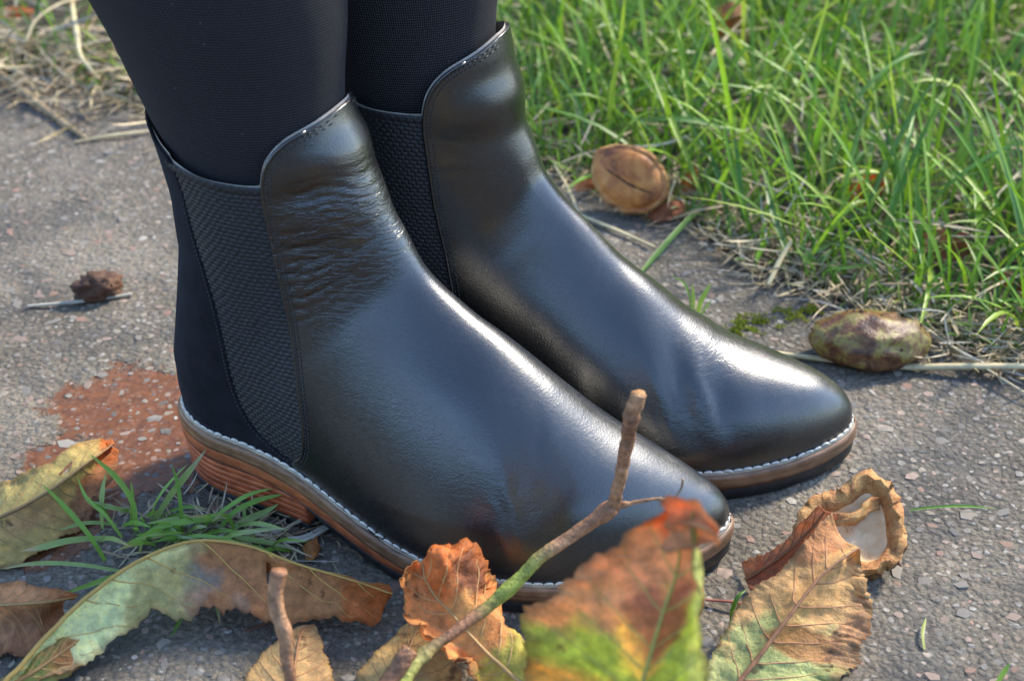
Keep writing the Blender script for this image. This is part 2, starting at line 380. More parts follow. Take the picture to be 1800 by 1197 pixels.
# stations: lower/back point A, upper/front point B (mm), ridge start pb, ridge power n
ST=[((271.6,20.5),(271.6,23.5),.05,2.0),
    ((270.5,19.5),(270.0,33.5),.05,2.0),
    ((267,18.5),(266,42.5),.06,2.1),
    ((259,17),(257,51),.09,2.2),
    ((243,15.5),(240,59.5),.11,2.2),
    ((217,15),(214,71),.10,2.1),
    ((190,15),(189,86),.08,1.95),
    ((165,15),(168,101),.06,1.9),
    ((137,17),(154,110),.06,1.85),
    ((108,24),(144,118),.08,1.85),
    ((78,34),(137,124),.12,1.85),
    ((45,39),(130,131),.18,1.9),
    ((15,40),(125,138),.25,1.95),
    ((-2,44),(120,146),.30,2.0),
    ((-2.5,70),(115,156),.34,2.0),
    ((4,100),(110,167),.38,2.05),
    ((10.5,132),(106,178),.40,2.1),
    ((11,160),(102.5,189),.42,2.1),
    ((7,184),(97,202),.45,2.1),
    ((1,206),(92,219),.45,2.1),
    ((-3,218),(88.5,229),.45,2.1)]
LAT=[(5,40,29),(30,40,32),(60,38,34),(90,30,37),(120,22,42),(150,17,46),(178,15,46),(200,15,45),(222,15,41),(243,16,36),(258,17,31),(270,20,28),
     (10,75,29),(40,75,33),(80,75,37),(120,65,41),(160,55,43),(200,45,42),(240,35,34),
     (10,110,29),(40,110,33),(80,110,35),(115,105,37),(150,90,40),(180,70,42),
     (10,145,33),(45,150,35),(80,152,34),(105,150,32),(0,190,37),(40,200,39),(80,205,36),(35,230,40),(80,230,36),(-15,230,38)]
MED=[(5,40,27),(30,40,29),(60,38,28),(90,30,28),(120,22,33),(150,17,39),(178,15,43),(200,15,42),(222,15,38),(243,16,32),(258,17,28),(270,20,25),
     (10,75,28),(40,75,31),(80,75,34),(120,65,37),(160,55,41),(200,45,39),(240,35,31),
     (10,110,30),(40,110,34),(80,110,36),(115,105,37),(150,90,39),(180,70,40),
     (10,145,33),(45,150,35),(80,152,34),(105,150,32),(0,190,37),(40,200,39),(80,205,36),(35,230,40),(80,230,36),(-15,230,38)]
def boot_base(bend_k,rise_k,top_dx,mid_dx,ns=260,nt=90):
    k=np.arange(len(ST),dtype=float)
    A=np.array([s[0] for s in ST],float); B=np.array([s[1] for s in ST],float)
    B[:,1]+=np.interp(B[:,0],*zip(*rise_k))*(B[:,1]<150); B[:,0]+=np.interp(B[:,1],[150,225],[0,top_dx])*(B[:,0]<125); B[:,0]+=np.interp(B[:,1],[118,140,165,185,205],[0,mid_dx,mid_dx,mid_dx*.5,0])
    pb=np.array([s[2] for s in ST]); pn=np.array([s[3] for s in ST])
    # knots by mean chord length so spacing is even
    L=np.r_[0,np.cumsum(.5*np.linalg.norm(np.diff(A,axis=0),axis=1)+.5*np.linalg.norm(np.diff(B,axis=0),axis=1)+.5)]
    q=np.r_[np.linspace(0,L[3],40)[:-1],np.linspace(L[3],L[-1],ns-39)]
    As=cspline(L,A,q); Bs=cspline(L,B,q); pbs=cspline(L,pb,q); pns=cspline(L,pn,q)
    tau=np.linspace(0,1,nt); p=(1-np.cos(np.pi*tau))/2*.55+tau*.45
    p=np.where(tau>.5,1-(1-p)**1.25*(.5**-.25) if False else p,p)
    p[-1]=1
    X=As[:,None,:]*(1-p)[None,:,None]+Bs[:,None,:]*p[None,:,None]
    x=X[...,0]; z=X[...,1]
    # horizontal rounding at the back
    zk=A[12:,1].copy(); xk=A[12:,0].copy(); zk[0]=30; xk[0]=-1.5
    xb=np.interp(np.clip(z,30,218),zk,xk)
    R=np.interp(z,[30,60,100,150,218],[33,34,34,42,50])
    H=np.sqrt(np.clip(1-(np.clip(xb+R-x,0,R)/R)**2,0,1))
    T=np.clip(1-(np.clip(x-205,0,66.7)/66.7)**2.5,0,1)**(1/2.0)
    qq=np.clip((p[None,:]-pbs[:,None])/(1-pbs[:,None]),0,1)
    e=np.clip(1-qq**pns[:,None],0,1)**(1/pns[:,None])
    pts=np.stack([x.ravel(),z.ravel()],-1)
    # slight tuck towards the feather line
    tk=1-.05*np.clip(1-(z-As[:,None,1])/14,0,1)**2*(As[:,None,1]<43)
    WL=tps(LAT,pts).reshape(x.shape)*H*T*e*tk; WM=tps(MED,pts).reshape(x.shape)*H*T*e*tk
    # heel centreline: foot outline bends a little to the medial side at the toe
    bk=np.array(bend_k,float); wz=np.clip((150-z)/110,0,1)
    bend=cspline(bk[:,0],bk[:,1],np.clip(x.ravel(),-20,275)).reshape(x.shape)*wz+bk[0,2]*(1-wz)
    ridge=0
    sm_w=np.clip((np.arange(len(q))-75)/40,0,1)[:,None]*np.clip((p[None,:]-.06)/.14,0,1)*np.ones_like(x)   # sm_iter: ease the fan of sections
    for Wd in (WL,WM):
        for _ in range(260):
            a=Wd.copy(); a[1:-1]=.25*Wd[:-2]+.5*Wd[1:-1]+.25*Wd[2:]; Wd+= (a-Wd)*sm_w
    # smooth the flare between shaft and instep as one surface
    mk_=np.clip(1.35*np.exp(-((x-92)/44)**2-((z-112)/36)**2),0,1)*np.clip((.97-p[None,:])/.10,0,1)*np.clip((p[None,:]-.05)/.1,0,1)
    mk_[:2]=mk_[-2:]=0; mk_[:,:2]=mk_[:,-2:]=0
    def iw(a,b): return 1/((x[a]-x[b])**2+(z[a]-z[b])**2+.02)
    sl=lambda i,j: (slice(1+i,x.shape[0]-1+i),slice(1+j,x.shape[1]-1+j))
    ws=[iw(sl(0,0),sl(i,j)) for i,j in ((1,0),(-1,0),(0,1),(0,-1))]; wt=sum(ws)
    for Wd in (WL,WM):
        for _ in range(250):
            a=sum(w*Wd[sl(i,j)] for w,(i,j) in zip(ws,((1,0),(-1,0),(0,1),(0,-1))))/wt
            Wd[1:-1,1:-1]+=(a-Wd[1:-1,1:-1])*.8*mk_[1:-1,1:-1]
    med=np.stack([x,WM+bend,z],-1); lat=np.stack([x,-WL+bend,z],-1)
    G=np.concatenate([lat,med[:,::-1][:,1:]],1)/1000.   # lateral bottom -> ridge -> medial bottom
    return G,nt
# ------------------------------------------------------------------ boots
FRONT_SEAM = [(98, 210.5), (95, 208.3), (91.5, 206), (87, 203.6), (81.5, 200.5), (76.9, 196.1), (73.7, 191.0), (71.7, 183.4), (71.1, 176.0), (71.8, 165.2), (72.9, 149.7), (74.1, 135.0), (75.8, 119.6), (78.0, 104.5), (80.1, 88.8), (82.1, 73.8), (83.4, 61.0), (82.9, 52.5), (80.3, 45.5), (75.5, 41.0)]
BACK_SEAM = [(-4, 201.5), (2, 199.5), (10, 195), (19, 190), (26.5, 186.5), (29.6, 181), (31.5, 172.0), (33.1, 160.6), (34.8, 148.1), (37.2, 137.1), (39.7, 125.2), (41.9, 112.0), (43.4, 97.3), (44.6, 84.1), (46.5, 71.7), (50.2, 60.5), (56, 52.0), (63.7, 46.0), (70.0, 42.6), (75.5, 41.0)]
GORE_TOP = [(26.5, 185.0), (42, 181.2), (54, 180.2), (64, 179.6), (73, 179.9)]
def smooth_poly(p, n): return catmull(np.array(p, float), n)
def sdf_poly(pts, poly, act=None):
    """signed distance (inside +) to closed polygon; act = number of leading edges whose distance counts"""
    n = len(poly); inside = np.zeros(len(pts), bool); d2 = np.full(len(pts), 1e9)
    for i in range(n):
        a = poly[i]; b = poly[(i+1) % n]
        cond = (a[1] > pts[:, 1]) != (b[1] > pts[:, 1])
        xx = (b[0]-a[0])*(pts[:, 1]-a[1])/((b[1]-a[1]) if abs(b[1]-a[1]) > 1e-12 else 1e-12)+a[0]
        inside ^= cond & (pts[:, 0] < xx)
        if act is None or i < act:
            ab = b-a; t = np.clip(((pts-a)@ab)/(ab@ab+1e-12), 0, 1); q = pts-a-t[:, None]*ab; d2 = np.minimum(d2, (q**2).sum(1))
    return np.where(inside, 1, -1)*np.sqrt(d2)
def clip(V, N, T, f):
    """keep the part of the triangle mesh where f >= 0"""
    fi = f[T] >= 0; cnt = fi.sum(1)
    keep = T[cnt == 3].tolist(); V2 = list(V); N2 = list(N); cache = {}
    def cut(a, b):
        k = (min(a, b), max(a, b))
        if k not in cache:
            t = f[a]/(f[a]-f[b]); cache[k] = len(V2); V2.append(V[a]+(V[b]-V[a])*t); N2.append(N[a]+(N[b]-N[a])*t)
        return cache[k]
    for t in T[(cnt == 1) | (cnt == 2)]:
        ins = [f[k] >= 0 for k in t]
        if sum(ins) == 1:
            i = ins.index(True); a, b, c = t[i], t[(i+1) % 3], t[(i+2) % 3]; keep.append([a, cut(a, b), cut(a, c)])
        else:
            i = ins.index(False); a, b, c = t[i], t[(i+1) % 3], t[(i+2) % 3]; p, q = cut(a, b), cut(a, c)
            keep.append([p, b, c]); keep.append([p, c, q])
    V2 = np.array(V2); N2 = np.array(N2); K = np.array(keep)
    u, inv = np.unique(K, return_inverse=True)
    return V2[u], N2[u], inv.reshape(K.shape)
def gs(x, z, cx, cz, rx, rz, rot=0):
    c, s = math.cos(rot), math.sin(rot); dx, dz = x-cx, z-cz
    return np.exp(-(((dx*c+dz*s)/rx)**2+((-dx*s+dz*c)/rz)**2))
M_SUEDE = suede_mat(); M_ELASTIC = elastic_mat(); M_TIGHTS = tights_mat()
M_WELT = stacked_mat('welt_leather', (.13, .065, .033), (.24, .125, .062), (.34, .19, .10), .45)
M_MID = stacked_mat('red_leather_midsole', (.28, .07, .025), (.45, .13, .048), (.52, .17, .068), .4)
M_LIFT = stacked_mat('stacked_heel_leather', (.24, .050, .017), (.47, .108, .036), (.58, .165, .058), .34)
M_RUBBER = simple('black_rubber', (.018, .017, .018), .5, .4, 90, .5, 500, .4, .0006)
M_RAND = simple('pale_rand', (.32, .265, .19), .6, .4, 120, .35, 500, .3, .0004)
M_WTHREAD = simple('white_thread', (.66, .61, .52), .7, .3, 900, .25, 1800, .5, .0003)
M_BTHREAD = simple('black_thread', (.030, .031, .036), .55, .4)
M_LINING = simple('pale_lining', (.42, .37, .31), .8, .3, 200, .2)
STITCH = None
def make_boot(loc, yaw, mir, scale, bend, rise, top_dx, mid_dx, sh, label, lmat, near):
    global STITCH
    root = empty('ankle_boot', loc, yaw, label, 'boot', 'pair of black ankle boots'); root.scale = (scale,)*3
    G, nt = boot_base(bend, rise, top_dx, mid_dx, 360, 110)
    ns, nr = G.shape[:2]; X, Z = G[..., 0]*1000, G[..., 2]*1000; latside = (np.arange(nr) < nt)[None, :]
    # ---- soft dents and folds worn into the leather (mm along the normal)
    w1 = 1.6*np.sin(X*.16+1.3)+1.2*np.sin(X*.31+Z*.11)+.8*np.sin(Z*.43+2)
    D = np.zeros_like(X)
    if near:
        for (cx, cz, rx, rz, a, rot) in [(86, 176, 13, 6, -1.7, .25), (92, 190, 16, 8, .7, .2), (98, 162, 13, 9, .9, .5), (88, 150, 16, 7, -.6, .3), (112, 146, 14, 11, .5, .9), (108, 124, 22, 12, -.55, .6), (150, 92, 22, 9, .6, -.4), (196, 58, 9, 22, -.9, .5), (178, 70, 9, 20, .7, .5), (214, 50, 8, 16, .5, .4), (60, 60, 20, 20, .3, 0)]:
            D += a*gs(X, Z, cx, cz, rx, rz, rot)
        rip = gs(X, Z, 84, 142, 20, 24)*latside
        D += .16*rip*np.sin((Z-.28*(X-70)+w1*1.1)*1.35)*np.clip(1.2-(X-72)/30, 0, 1)
        for (z0, sl, cv, ln, dp, wd) in [(158, .10, .004, 20, .55, 1.5), (150.5, .02, .006, 26, .9, 1.6), (143.5, -.06, .010, 22, .8, 1.4), (137.5, -.05, .012, 27, 1.05, 1.6), (131, .03, .013, 20, .8, 1.4), (125, .10, .012, 24, .8, 1.5), (118.5, .20, .010, 20, .6, 1.5), (112, .30, .008, 26, .45, 1.7), (166, .0, .004, 22, .5, 1.6)]:
            xx = X-74; zc = z0+sl*xx+cv*xx**2+.5*np.sin(X*.35+z0); fade = np.exp(-(np.clip(xx, 0, 99)/ln)**2)*latside; d_ = Z-zc
            D += .5*fade*(-dp*np.exp(-(d_/wd)**2)+.5*dp*np.exp(-((d_-2.6)/2.0)**2)+.35*dp*np.exp(-((d_+2.6)/2.0)**2))
        D += .22*gs(X, Z, 92, 172, 16, 12)*np.sin((Z+.2*X+w1)*1.5)
        D += .14*gs(X, Z, 190, 58, 16, 26)*np.sin((X+.55*Z+w1)*.5)
    else:
        for (cx, cz, rx, rz, a, rot) in [(72, 168, 22, 8, -1.2, .1), (80, 182, 22, 9, .8, .1), (62, 140, 18, 9, 1.0, .2), (92, 197, 9, 6, -.6, 0), (98, 183, 10, 7, .6, 0), (96, 168, 12, 6, -.7, .4), (90, 128, 26, 12, .6, .6), (112, 100, 26, 13, -.5, .6), (178, 62, 6, 18, .9, .45), (190, 56, 5, 18, -1.2, .45), (200, 52, 5, 16, .8, .4), (210, 48, 5, 16, -.9, .4), (222, 45, 7, 14, .5, .3)]:
            D += a*gs(X, Z, cx, cz, rx, rz, rot)
        D += .16*gs(X, Z, 196, 54, 18, 18)*np.sin((X+.6*Z+w1)*.6)
        D += .10*gs(X, Z, 74, 160, 14, 16)*np.sin((Z+.2*X+w1)*.8)
    G = G.copy(); V = G.reshape(-1, 3)
    idx = np.arange(ns*nr).reshape(ns, nr)
    a, b, c, d = idx[:-1, :-1].ravel(), idx[1:, :-1].ravel(), idx[1:, 1:].ravel(), idx[:-1, 1:].ravel()
    T = np.concatenate([np.stack([a, b, c], 1), np.stack([a, c, d], 1)])
    def normals(V):
        fn = np.cross(V[T[:, 1]]-V[T[:, 0]], V[T[:, 2]]-V[T[:, 0]]); N = np.zeros_like(V)
        for k in range(3): np.add.at(N, T[:, k], fn)
        return N/(np.linalg.norm(N, axis=1)[:, None]+1e-15)
    N = normals(V)
    cen = np.array([.10, .005, .06])
    if (N*(V-cen)).sum(1).mean() < 0: T = T[:, ::-1].copy(); N = normals(V)
    fs0 = smooth_poly(FRONT_SEAM, 90)+np.array(sh)*np.clip((smooth_poly(FRONT_SEAM, 90)[:, 1:2]-45)/90, 0, 1)
    sd0 = sdf_poly(V[:, [0, 2]]*1000, np.concatenate([fs0, [(75.5, 20), (75.5, -40), (420, -40), (420, 250), (100, fs0[0, 1]+2)]]), len(fs0)-1)
    D = D*np.clip(sd0/(4 if near else 9), .0, 1).reshape(D.shape)          # the stitched edge lies flat
    V0 = V.copy(); V = V+N*(D.reshape(-1, 1)*.001); N = normals(V)
    m3 = np.array([1, mir, 1.])
    def out(name, V, F, m, parent=root, thick=None, **kw):
        V = np.asarray(V)*m3; F = [tuple(f) for f in F]
        if mir < 0: F = [f[::-1] for f in F]
        o = mk(name, V, F, m, parent, **kw)
        if thick:
            md = o.modifiers.new('thickness', 'SOLIDIFY'); md.thickness = thick; md.offset = -1; md.use_rim = True
        return o
    xz = V0[:, [0, 2]]*1000
    fs = smooth_poly(FRONT_SEAM, 90); bs = smooth_poly(BACK_SEAM, 90)
    fs = fs+[top_dx*.5, 0]*np.clip((fs[:, 1:2]-170)/45, 0, 1)
    shw = np.clip((fs[:, 1:2]-45)/90, 0, 1); fs = fs+np.array(sh)*shw; shw = np.clip((bs[:, 1:2]-45)/90, 0, 1); bs = bs+np.array(sh)*shw
    vp = np.concatenate([fs, [(75.5, 20), (75.5, -40), (420, -40), (420, 250), (100, fs[0, 1]+2)]]); fv = sdf_poly(xz, vp, len(fs)-1)
    ridge = V0[:, 2]*1000 > 0
    cp = np.concatenate([bs, [(75.2, 20), (75.2, -40), (-90, -40), (-90, bs[0, 1]+2)]]); fc = sdf_poly(xz, cp, len(bs)-1)
    Vv, Nv, Tv = clip(V, N, T, fv); vamp = out('vamp', Vv+Nv*.0014, Tv, lmat, thick=.0013)
    Vc, Nc, Tc = clip(V0, normals(V0), T, fc); out('suede_back', Vc+Nc*.0012, Tc, M_SUEDE, thick=.0012)
    # pale lining just showing along the top line
    gt = smooth_poly(GORE_TOP, 20)+[0, sh[1]]; i0 = np.argmin(abs(bs[:, 1]-185-sh[1])+100*(bs[:, 0] > 40)); i1 = np.argmin(abs(fs[:, 1]-180-sh[1]))
    lp = np.concatenate([bs[:i0], gt, fs[:i1][::-1], [(140, fs[0, 1]+1), (140, 120), (-60, 120), (-60, bs[0, 1]+1)]])
    fl = sdf_poly(xz, lp)
    Vl, Nl, Tl = clip(V0, normals(V0), T, np.minimum(fl+.9, xz[:, 1]-165)); out('lining', Vl-Nl*.0006, Tl, M_LINING)
    # ---- elastic gores, woven relief as geometry
    bvh = BVHTree.FromPolygons(V0.tolist(), T.tolist())
    fz = fs[::-1]; kz = bs[::-1]
    fz = fz[(fz[:, 1] < 181+sh[1])]; kz = kz[kz[:, 1] < 184+sh[1]]
    step = .42; nc = int(58/step); nrow = int(141/step)
    for sd in (-1, 1):
        gv = np.full((nrow, nc, 3), np.nan)
        for j in range(nrow):
            for i in range(nc):
                cc = 2.6-i*step; zt = 180.0+sh[1]-cc*.085+.0012*(cc+15)**2; z = 41+(zt-41)*j/(nrow-1)
                x = np.interp(z, fz[:, 1], fz[:, 0])+cc
                xk = np.interp(z, kz[:, 1], kz[:, 0])
                if x < xk-4.5: continue
                h = bvh.ray_cast(Vector((x*.001, sd*.2, z*.001)), Vector((0, -sd, 0)))
                if h[0] is None: continue
                wv = noise.noise(Vector((x*.09, z*.06, sd*3.0))); row = (zt-z)/2.1+.45*wv; col = cc/3.3+.3*wv+(.5 if int(row) % 2 else 0)
                fr, fcx = row % 1, col % 1
                bmp = (max(0, 1-(2*fr-1)**4)*max(0, 1-(2*fcx-1)**6)) if zt-z > 3.2 else (1.35 if zt-z > .5 else .9)
                sl = .35*(fcx-.5)
                nn = h[1]; q = h[0]+nn*(.0003+.0007*(bmp+sl*bmp)); gv[j, i] = q
        ok = ~np.isnan(gv[..., 0]); id2 = -np.ones(ok.shape, int); id2[ok] = np.arange(ok.sum())
        aa, bb_, cc_, dd = id2[:-1, :-1], id2[:-1, 1:], id2[1:, 1:], id2[1:, :-1]
        good = (aa >= 0) & (bb_ >= 0) & (cc_ >= 0) & (dd >= 0)
        Q = np.stack([aa[good], bb_[good], cc_[good], dd[good]], 1)
        if sd > 0: pass
        else: Q = Q[:, ::-1]
        out('elastic_gore', gv[ok], Q[:, ::-1] if True else Q, M_ELASTIC)
    # ---- seam stitching: two rows beside the gore and along the top line, one on the suede
    vb = BVHTree.FromPolygons((Vv+Nv*.0014).tolist(), Tv.tolist()); cb = BVHTree.FromPolygons((Vc+Nc*.0012).tolist(), Tc.tolist())
    def stitch_row(curve, tree, off, pitch, ln, r):
        p = np.array(curve); seg = np.r_[0, np.cumsum(np.linalg.norm(np.diff(p, axis=0), axis=1))]
        VS = []; FS = []
        for s in np.arange(1.5, seg[-1]-1.5, pitch):
            q = np.array([np.interp(s, seg, p[:, 0]), np.interp(s, seg, p[:, 1])]); q2 = np.array([np.interp(s+ln, seg, p[:, 0]), np.interp(s+ln, seg, p[:, 1])])
            t = (q2-q)/(np.linalg.norm(q2-q)+1e-9); nrm = np.array([-t[1], t[0]])*off
            for sd in (-1, 1):
                pts = []
                for w in (q+nrm, (q+q2)/2+nrm, q2+nrm):
                    h = tree.ray_cast(Vector((w[0]*.001, sd*.2, w[1]*.001)), Vector((0, -sd, 0)))
                    if h[0] is None: break
                    pts.append(np.array(h[0]+h[1]*(.0001 if len(pts) != 1 else .00025)))
                if len(pts) == 3:
                    a, f = tube(pts, [r*.7, r, r*.7], 5); k = len(VS); VS += a; FS += [tuple(i+k for i in g) for g in f]
        return VS, FS
    VS, FS = [], []
    for (cv, tr, off, pt, ln) in ((fs, vb, 2.0, 1.9, 1.35), (fs, vb, 3.7, 1.9, 1.35), (bs[25:], cb, -1.7, 2.0, 1.3)):
        a, f = stitch_row(cv, tr, off, pt, ln, .00030); k = len(VS); VS += a; FS += [tuple(i+k for i in g) for g in f]
    o = out('seam_stitching', VS, FS, M_BTHREAD); o['kind'] = 'stuff'
    # ---- folded edge cord along the vamp edge
    cord = 0
    for sd in (-1, 1):
        pts = []
        for w in fs[6:]:
            n2 = .45
            h = vb.ray_cast(Vector((w[0]*.001+.0006, sd*.2, w[1]*.001-.0004)), Vector((0, -sd, 0)))
            if h[0] is not None: pts.append(np.array(h[0])-np.array(h[1])*.0003)
        if len(pts) > 8:
            a, f = tube(np.array(pts), .00085, 6); out('folded_edge', a, f, lmat)
    # ---- sole unit
    ia = np.argmin(abs(np.arange(ns)-ns)); A = G[:, 0, :]; Bm = G[:, -1, :]
    zs = G[:, 0, 2]*1000
    ih = np.where((G[:, 0, 2] > .0425) & (G[:, 0, 0] < .03))[0][0]
    lo = np.concatenate([A[:ih, :2], Bm[:ih, :2][::-1]])
    lo = np.concatenate([lo, lo[:1]]); s = np.r_[0, np.cumsum(np.linalg.norm(np.diff(lo, axis=0), axis=1))]
    keep = np.r_[True, np.diff(s) > 1e-7]; lo = lo[keep]; s = s[keep]
    NL = 260; q = np.linspace(0, s[-1], NL, endpoint=False); L = np.stack([np.interp(q, s, lo[:, 0]), np.interp(q, s, lo[:, 1])], 1)
    for _ in range(10): L = .25*np.roll(L, 1, 0)+.5*L+.25*np.roll(L, -1, 0)
    tg = np.roll(L, -1, 0)-np.roll(L, 1, 0); tg /= np.linalg.norm(tg, axis=1)[:, None]; nm = np.stack([tg[:, 1], -tg[:, 0]], 1)
    if ((L-L.mean(0))*nm).sum() < 0: nm = -nm
    for _ in range(6): nm = .25*np.roll(nm, 1, 0)+.5*nm+.25*np.roll(nm, -1, 0)
    nm /= np.linalg.norm(nm, axis=1)[:, None]
    def zf(x): return np.interp(x*1000, [-10, 15, 45, 60, 78, 93, 108, 122, 137, 150, 165, 190, 243, 259, 267, 275], [40.5, 40, 39, 37.3, 34, 29.3, 24.4, 20.2, 17.2, 15.8, 15.1, 15, 15.6, 17, 18.6, 21])/1000
    Z0 = zf(L[:, 0])
    def ring(prof, name, m, parent=root, sel=None):
        Lp, nn, zz = L, nm, Z0
        VV = []; k = len(Lp)
        for (dd, zo) in prof:
            zo = np.broadcast_to(zo, (k,)); xy = Lp+nn*dd*.001; VV.append(np.c_[xy, zz+zo*.001])
        VV = np.concatenate(VV); FF = []
        for r in range(len(prof)-1): FF += [(r*k+i, (r+1)*k+i, (r+1)*k+(i+1) % k, r*k+(i+1) % k) for i in range(k)]
        FF = [f[::-1] for f in FF]; FF += [tuple(range(k))[::-1], tuple((len(prof)-1)*k+i for i in range(k))]
        return out(name, VV, FF, m, parent)
    welt = ring([(-9, -.6), (-1.5, .5), (3.2, .4), (4.3, -.2), (4.8, -1.2), (4.9, -3.2), (4.6, -4.0), (4.9, -4.8), (4.7, -7.0), (-9, -7.0)], 'welt', M_WELT)
    ring([(-2.5, .3), (-2.3, 1.1), (1.8, 1.4), (3.0, 1.1), (3.4, .3)], 'rand', M_RAND, welt)
    xm = L[:, 0]*1000
    tmid = np.interp(xm, [0, 95, 130, 158, 170], [6.2, 6.2, 5.2, .5, .2]); tout = np.interp(xm, [0, 75, 95, 140, 165, 240, 275], [.8, .8, 4.0, 6.0, 7.6, 7.8, 8.2])
    ring([(-9, -7.02), (4.2, -7.02), (4.4, -7.5), (4.3, -7-tmid+.3), (3.9, -7-tmid), (-9, -7-tmid)], 'midsole', M_MID)
    bot = np.maximum(-7-tmid-tout, -Z0*1000+.0)
    ring([(-9, -7.04-tmid), (4.0, -7.04-tmid), (4.2, -7.5-tmid*1.0), (3.9, bot+.8), (3.0, bot), (-9, bot)], 'outsole', M_RUBBER)
    # heel: stacked lifts and a rubber top piece
    hs = np.where(L[:, 0] < .084)[0]; order = hs[np.argsort(np.where(hs < NL//2-NL, hs+NL, hs))]
    seg = L[order]; sn = nm[order]
    HT = 40-7-6.2-.8
    zt = (Z0*1000)[order]-7-6.2-.8
    heel = None; layers = [0, 5.4, 9.0, 12.6, 16.2, 19.8, 23.2, None]
    for li in range(7):
        k = len(order); jit = random.uniform(-.12, .12); VV = []; rows = []
        def level(zv, din):
            zz = np.minimum(zt, zv) if zv is not None else zt
            ztap = 3.0-1.6*(1-zz/HT)
            xy = seg+sn*(ztap+din)[:, None]*.001
            return np.c_[xy, zz*.001]
        z0, z1 = layers[li], layers[li+1]
        if z1 is None: rows = [level(z0+.05, -.25), level(z0+.3, jit), level(None, jit), level(None, -6)]
        else: rows = [level(z0+.03, -.25), level(z0+.3, jit), level(z1-.25, jit), level(z1-.02, -.25)]
        VV = np.concatenate(rows); FF = []
        for r in range(len(rows)-1): FF += [(r*k+i, r*k+(i+1) % k, (r+1)*k+(i+1) % k, (r+1)*k+i) for i in range(k)]
        FF += [tuple(range(k))[::-1], tuple((len(rows)-1)*k+i for i in range(k))]
        if li == 0: o = out('heel_top_piece', VV, FF, M_RUBBER)
        elif heel is None: heel = o = out('heel', VV, FF, M_LIFT)
        else: o = out('heel_lift', VV, FF, M_LIFT, heel)
    # ---- white welt stitches
    if STITCH is None:
        a, f = tube(np.array([(-.0024, 0, -.0003), (-.0019, 0, .00035), (-.0008, 0, .0006), (.0008, 0, .0006), (.0019, 0, .00035), (.0024, 0, -.0003)]), [.0003, .00055, .00066, .00066, .00055, .0003], 6)
        STITCH = mk('stitch', a, f, M_WTHREAD).data; bpy.data.objects.remove(bpy.data.objects['stitch'])
    Lq = np.c_[L+nm*.0023, Z0+.0016]*m3; s = np.r_[0, np.cumsum(np.linalg.norm(np.diff(np.r_[Lq, Lq[:1]], axis=0), axis=1))]
    cnt = int(s[-1]/.0049); Lc = np.r_[Lq, Lq[:1]]
    for i in range(cnt):
        s0 = (i+.5)/cnt*s[-1]
        p0, p1 = [np.array([np.interp(w, s, Lc[:, k]) for k in range(3)]) for w in (s0-.002, s0+.002)]
        o = bpy.data.objects.new('stitch', STITCH); COL.objects.link(o); o.parent = welt
        o.location = (p0+p1)/2; dvec = Vector(p1-p0).normalized(); o.rotation_euler = (0, -math.asin(dvec.z), math.atan2(dvec.y, dvec.x)+random.gauss(0, .10)); o.scale = (random.uniform(.85, 1.05), random.uniform(.8, 1.15), random.uniform(.7, 1.1)); o.location.z -= random.uniform(0, .0004)
    return root
LEATHER_N = leather_mat('black_leather_creased', [(.086, .142, .022, .024, .55), (.097, .172, .020, .012, .35), (.112, .150, .02, .016, .3), (.19, .06, .02, .025, .10), (.15, .09, .04, .03, .06)])
LEATHER_F = leather_mat('black_leather', [(.20, .052, .020, .022, .22), (.08, .15, .03, .02, .04)])
NEAR_LOC, NEAR_YAW = (-.1638, -.0235, 0), math.radians(-19.7)
FAR_LOC, FAR_YAW = (-.0985, .040, 0), math.radians(-14.5)
boot_n = make_boot(NEAR_LOC, NEAR_YAW, 1, 1.0, NEAR_BEND, NEAR_RISE, 0, 0, (0, 0), 'black leather ankle boot with stacked red-brown heel, beside the tuft of grass', LEATHER_N, True)
boot_f = make_boot(FAR_LOC, FAR_YAW, -1, 1.015, FAR_BEND, FAR_RISE, 3, -5, (-4, 3), 'black leather ankle boot standing behind its pair, toe towards the brown green husk', LEATHER_F, False)

# ------------------------------------------------------------------ person (legs in black tights, the rest above the picture)
def leg_rows(loc, yaw, mir, sc, dx, cy0):
    rows = [(.075, 42, 0, 16, 14), (.10, 46, 0, 30, 22), (.14, 54, 0, 38, 28), (.18, 52, 0, 40, 32), (.20, 48, 0, 44.5, 35.5), (.215, 45.5, 0, 47.5, 38), (.235, 43, 0, 52, 42), (.255, 39, 0, 57, 46), (.28, 34, 0, 61, 50), (.31, 30, 0, 64, 53), (.35, 27, 0, 65, 55), (.40, 30, 0, 60, 53), (.45, 38, 0, 54, 50), (.49, 44, 0, 55, 51), (.54, 42, 0, 58, 55), (.60, 38, 0, 66, 62), (.68, 32, 0, 75, 70), (.76, 26, 0, 82, 74), (.82, 22, 0, 84, 74)]
    r = np.array(rows); zz = np.linspace(.075, .82, 110); r = cspline(r[:, 0], r, zz); out = []
    for (z, cx, cy, a, b) in r:
        th = np.linspace(0, 2*math.pi, 72, endpoint=False)
        x = (cx+dx*min(1, max(0, (z-.14)/.08))+a*np.sign(np.cos(th))*abs(np.cos(th))**.94)*.001; y = (cy0+b*np.sin(th))*.001*mir
        c, s = math.cos(yaw), math.sin(yaw)
        out.append(np.stack([loc[0]+x*c*sc-y*s*sc, loc[1]+x*s*sc+y*c*sc, np.full(72, z*sc)], -1))
    return np.array(out)
person = empty('person', (-.09, -.01, 0), 0, 'person standing in black tights and ankle boots', 'person')
VV = []; FF = []; UV = []
off = 0
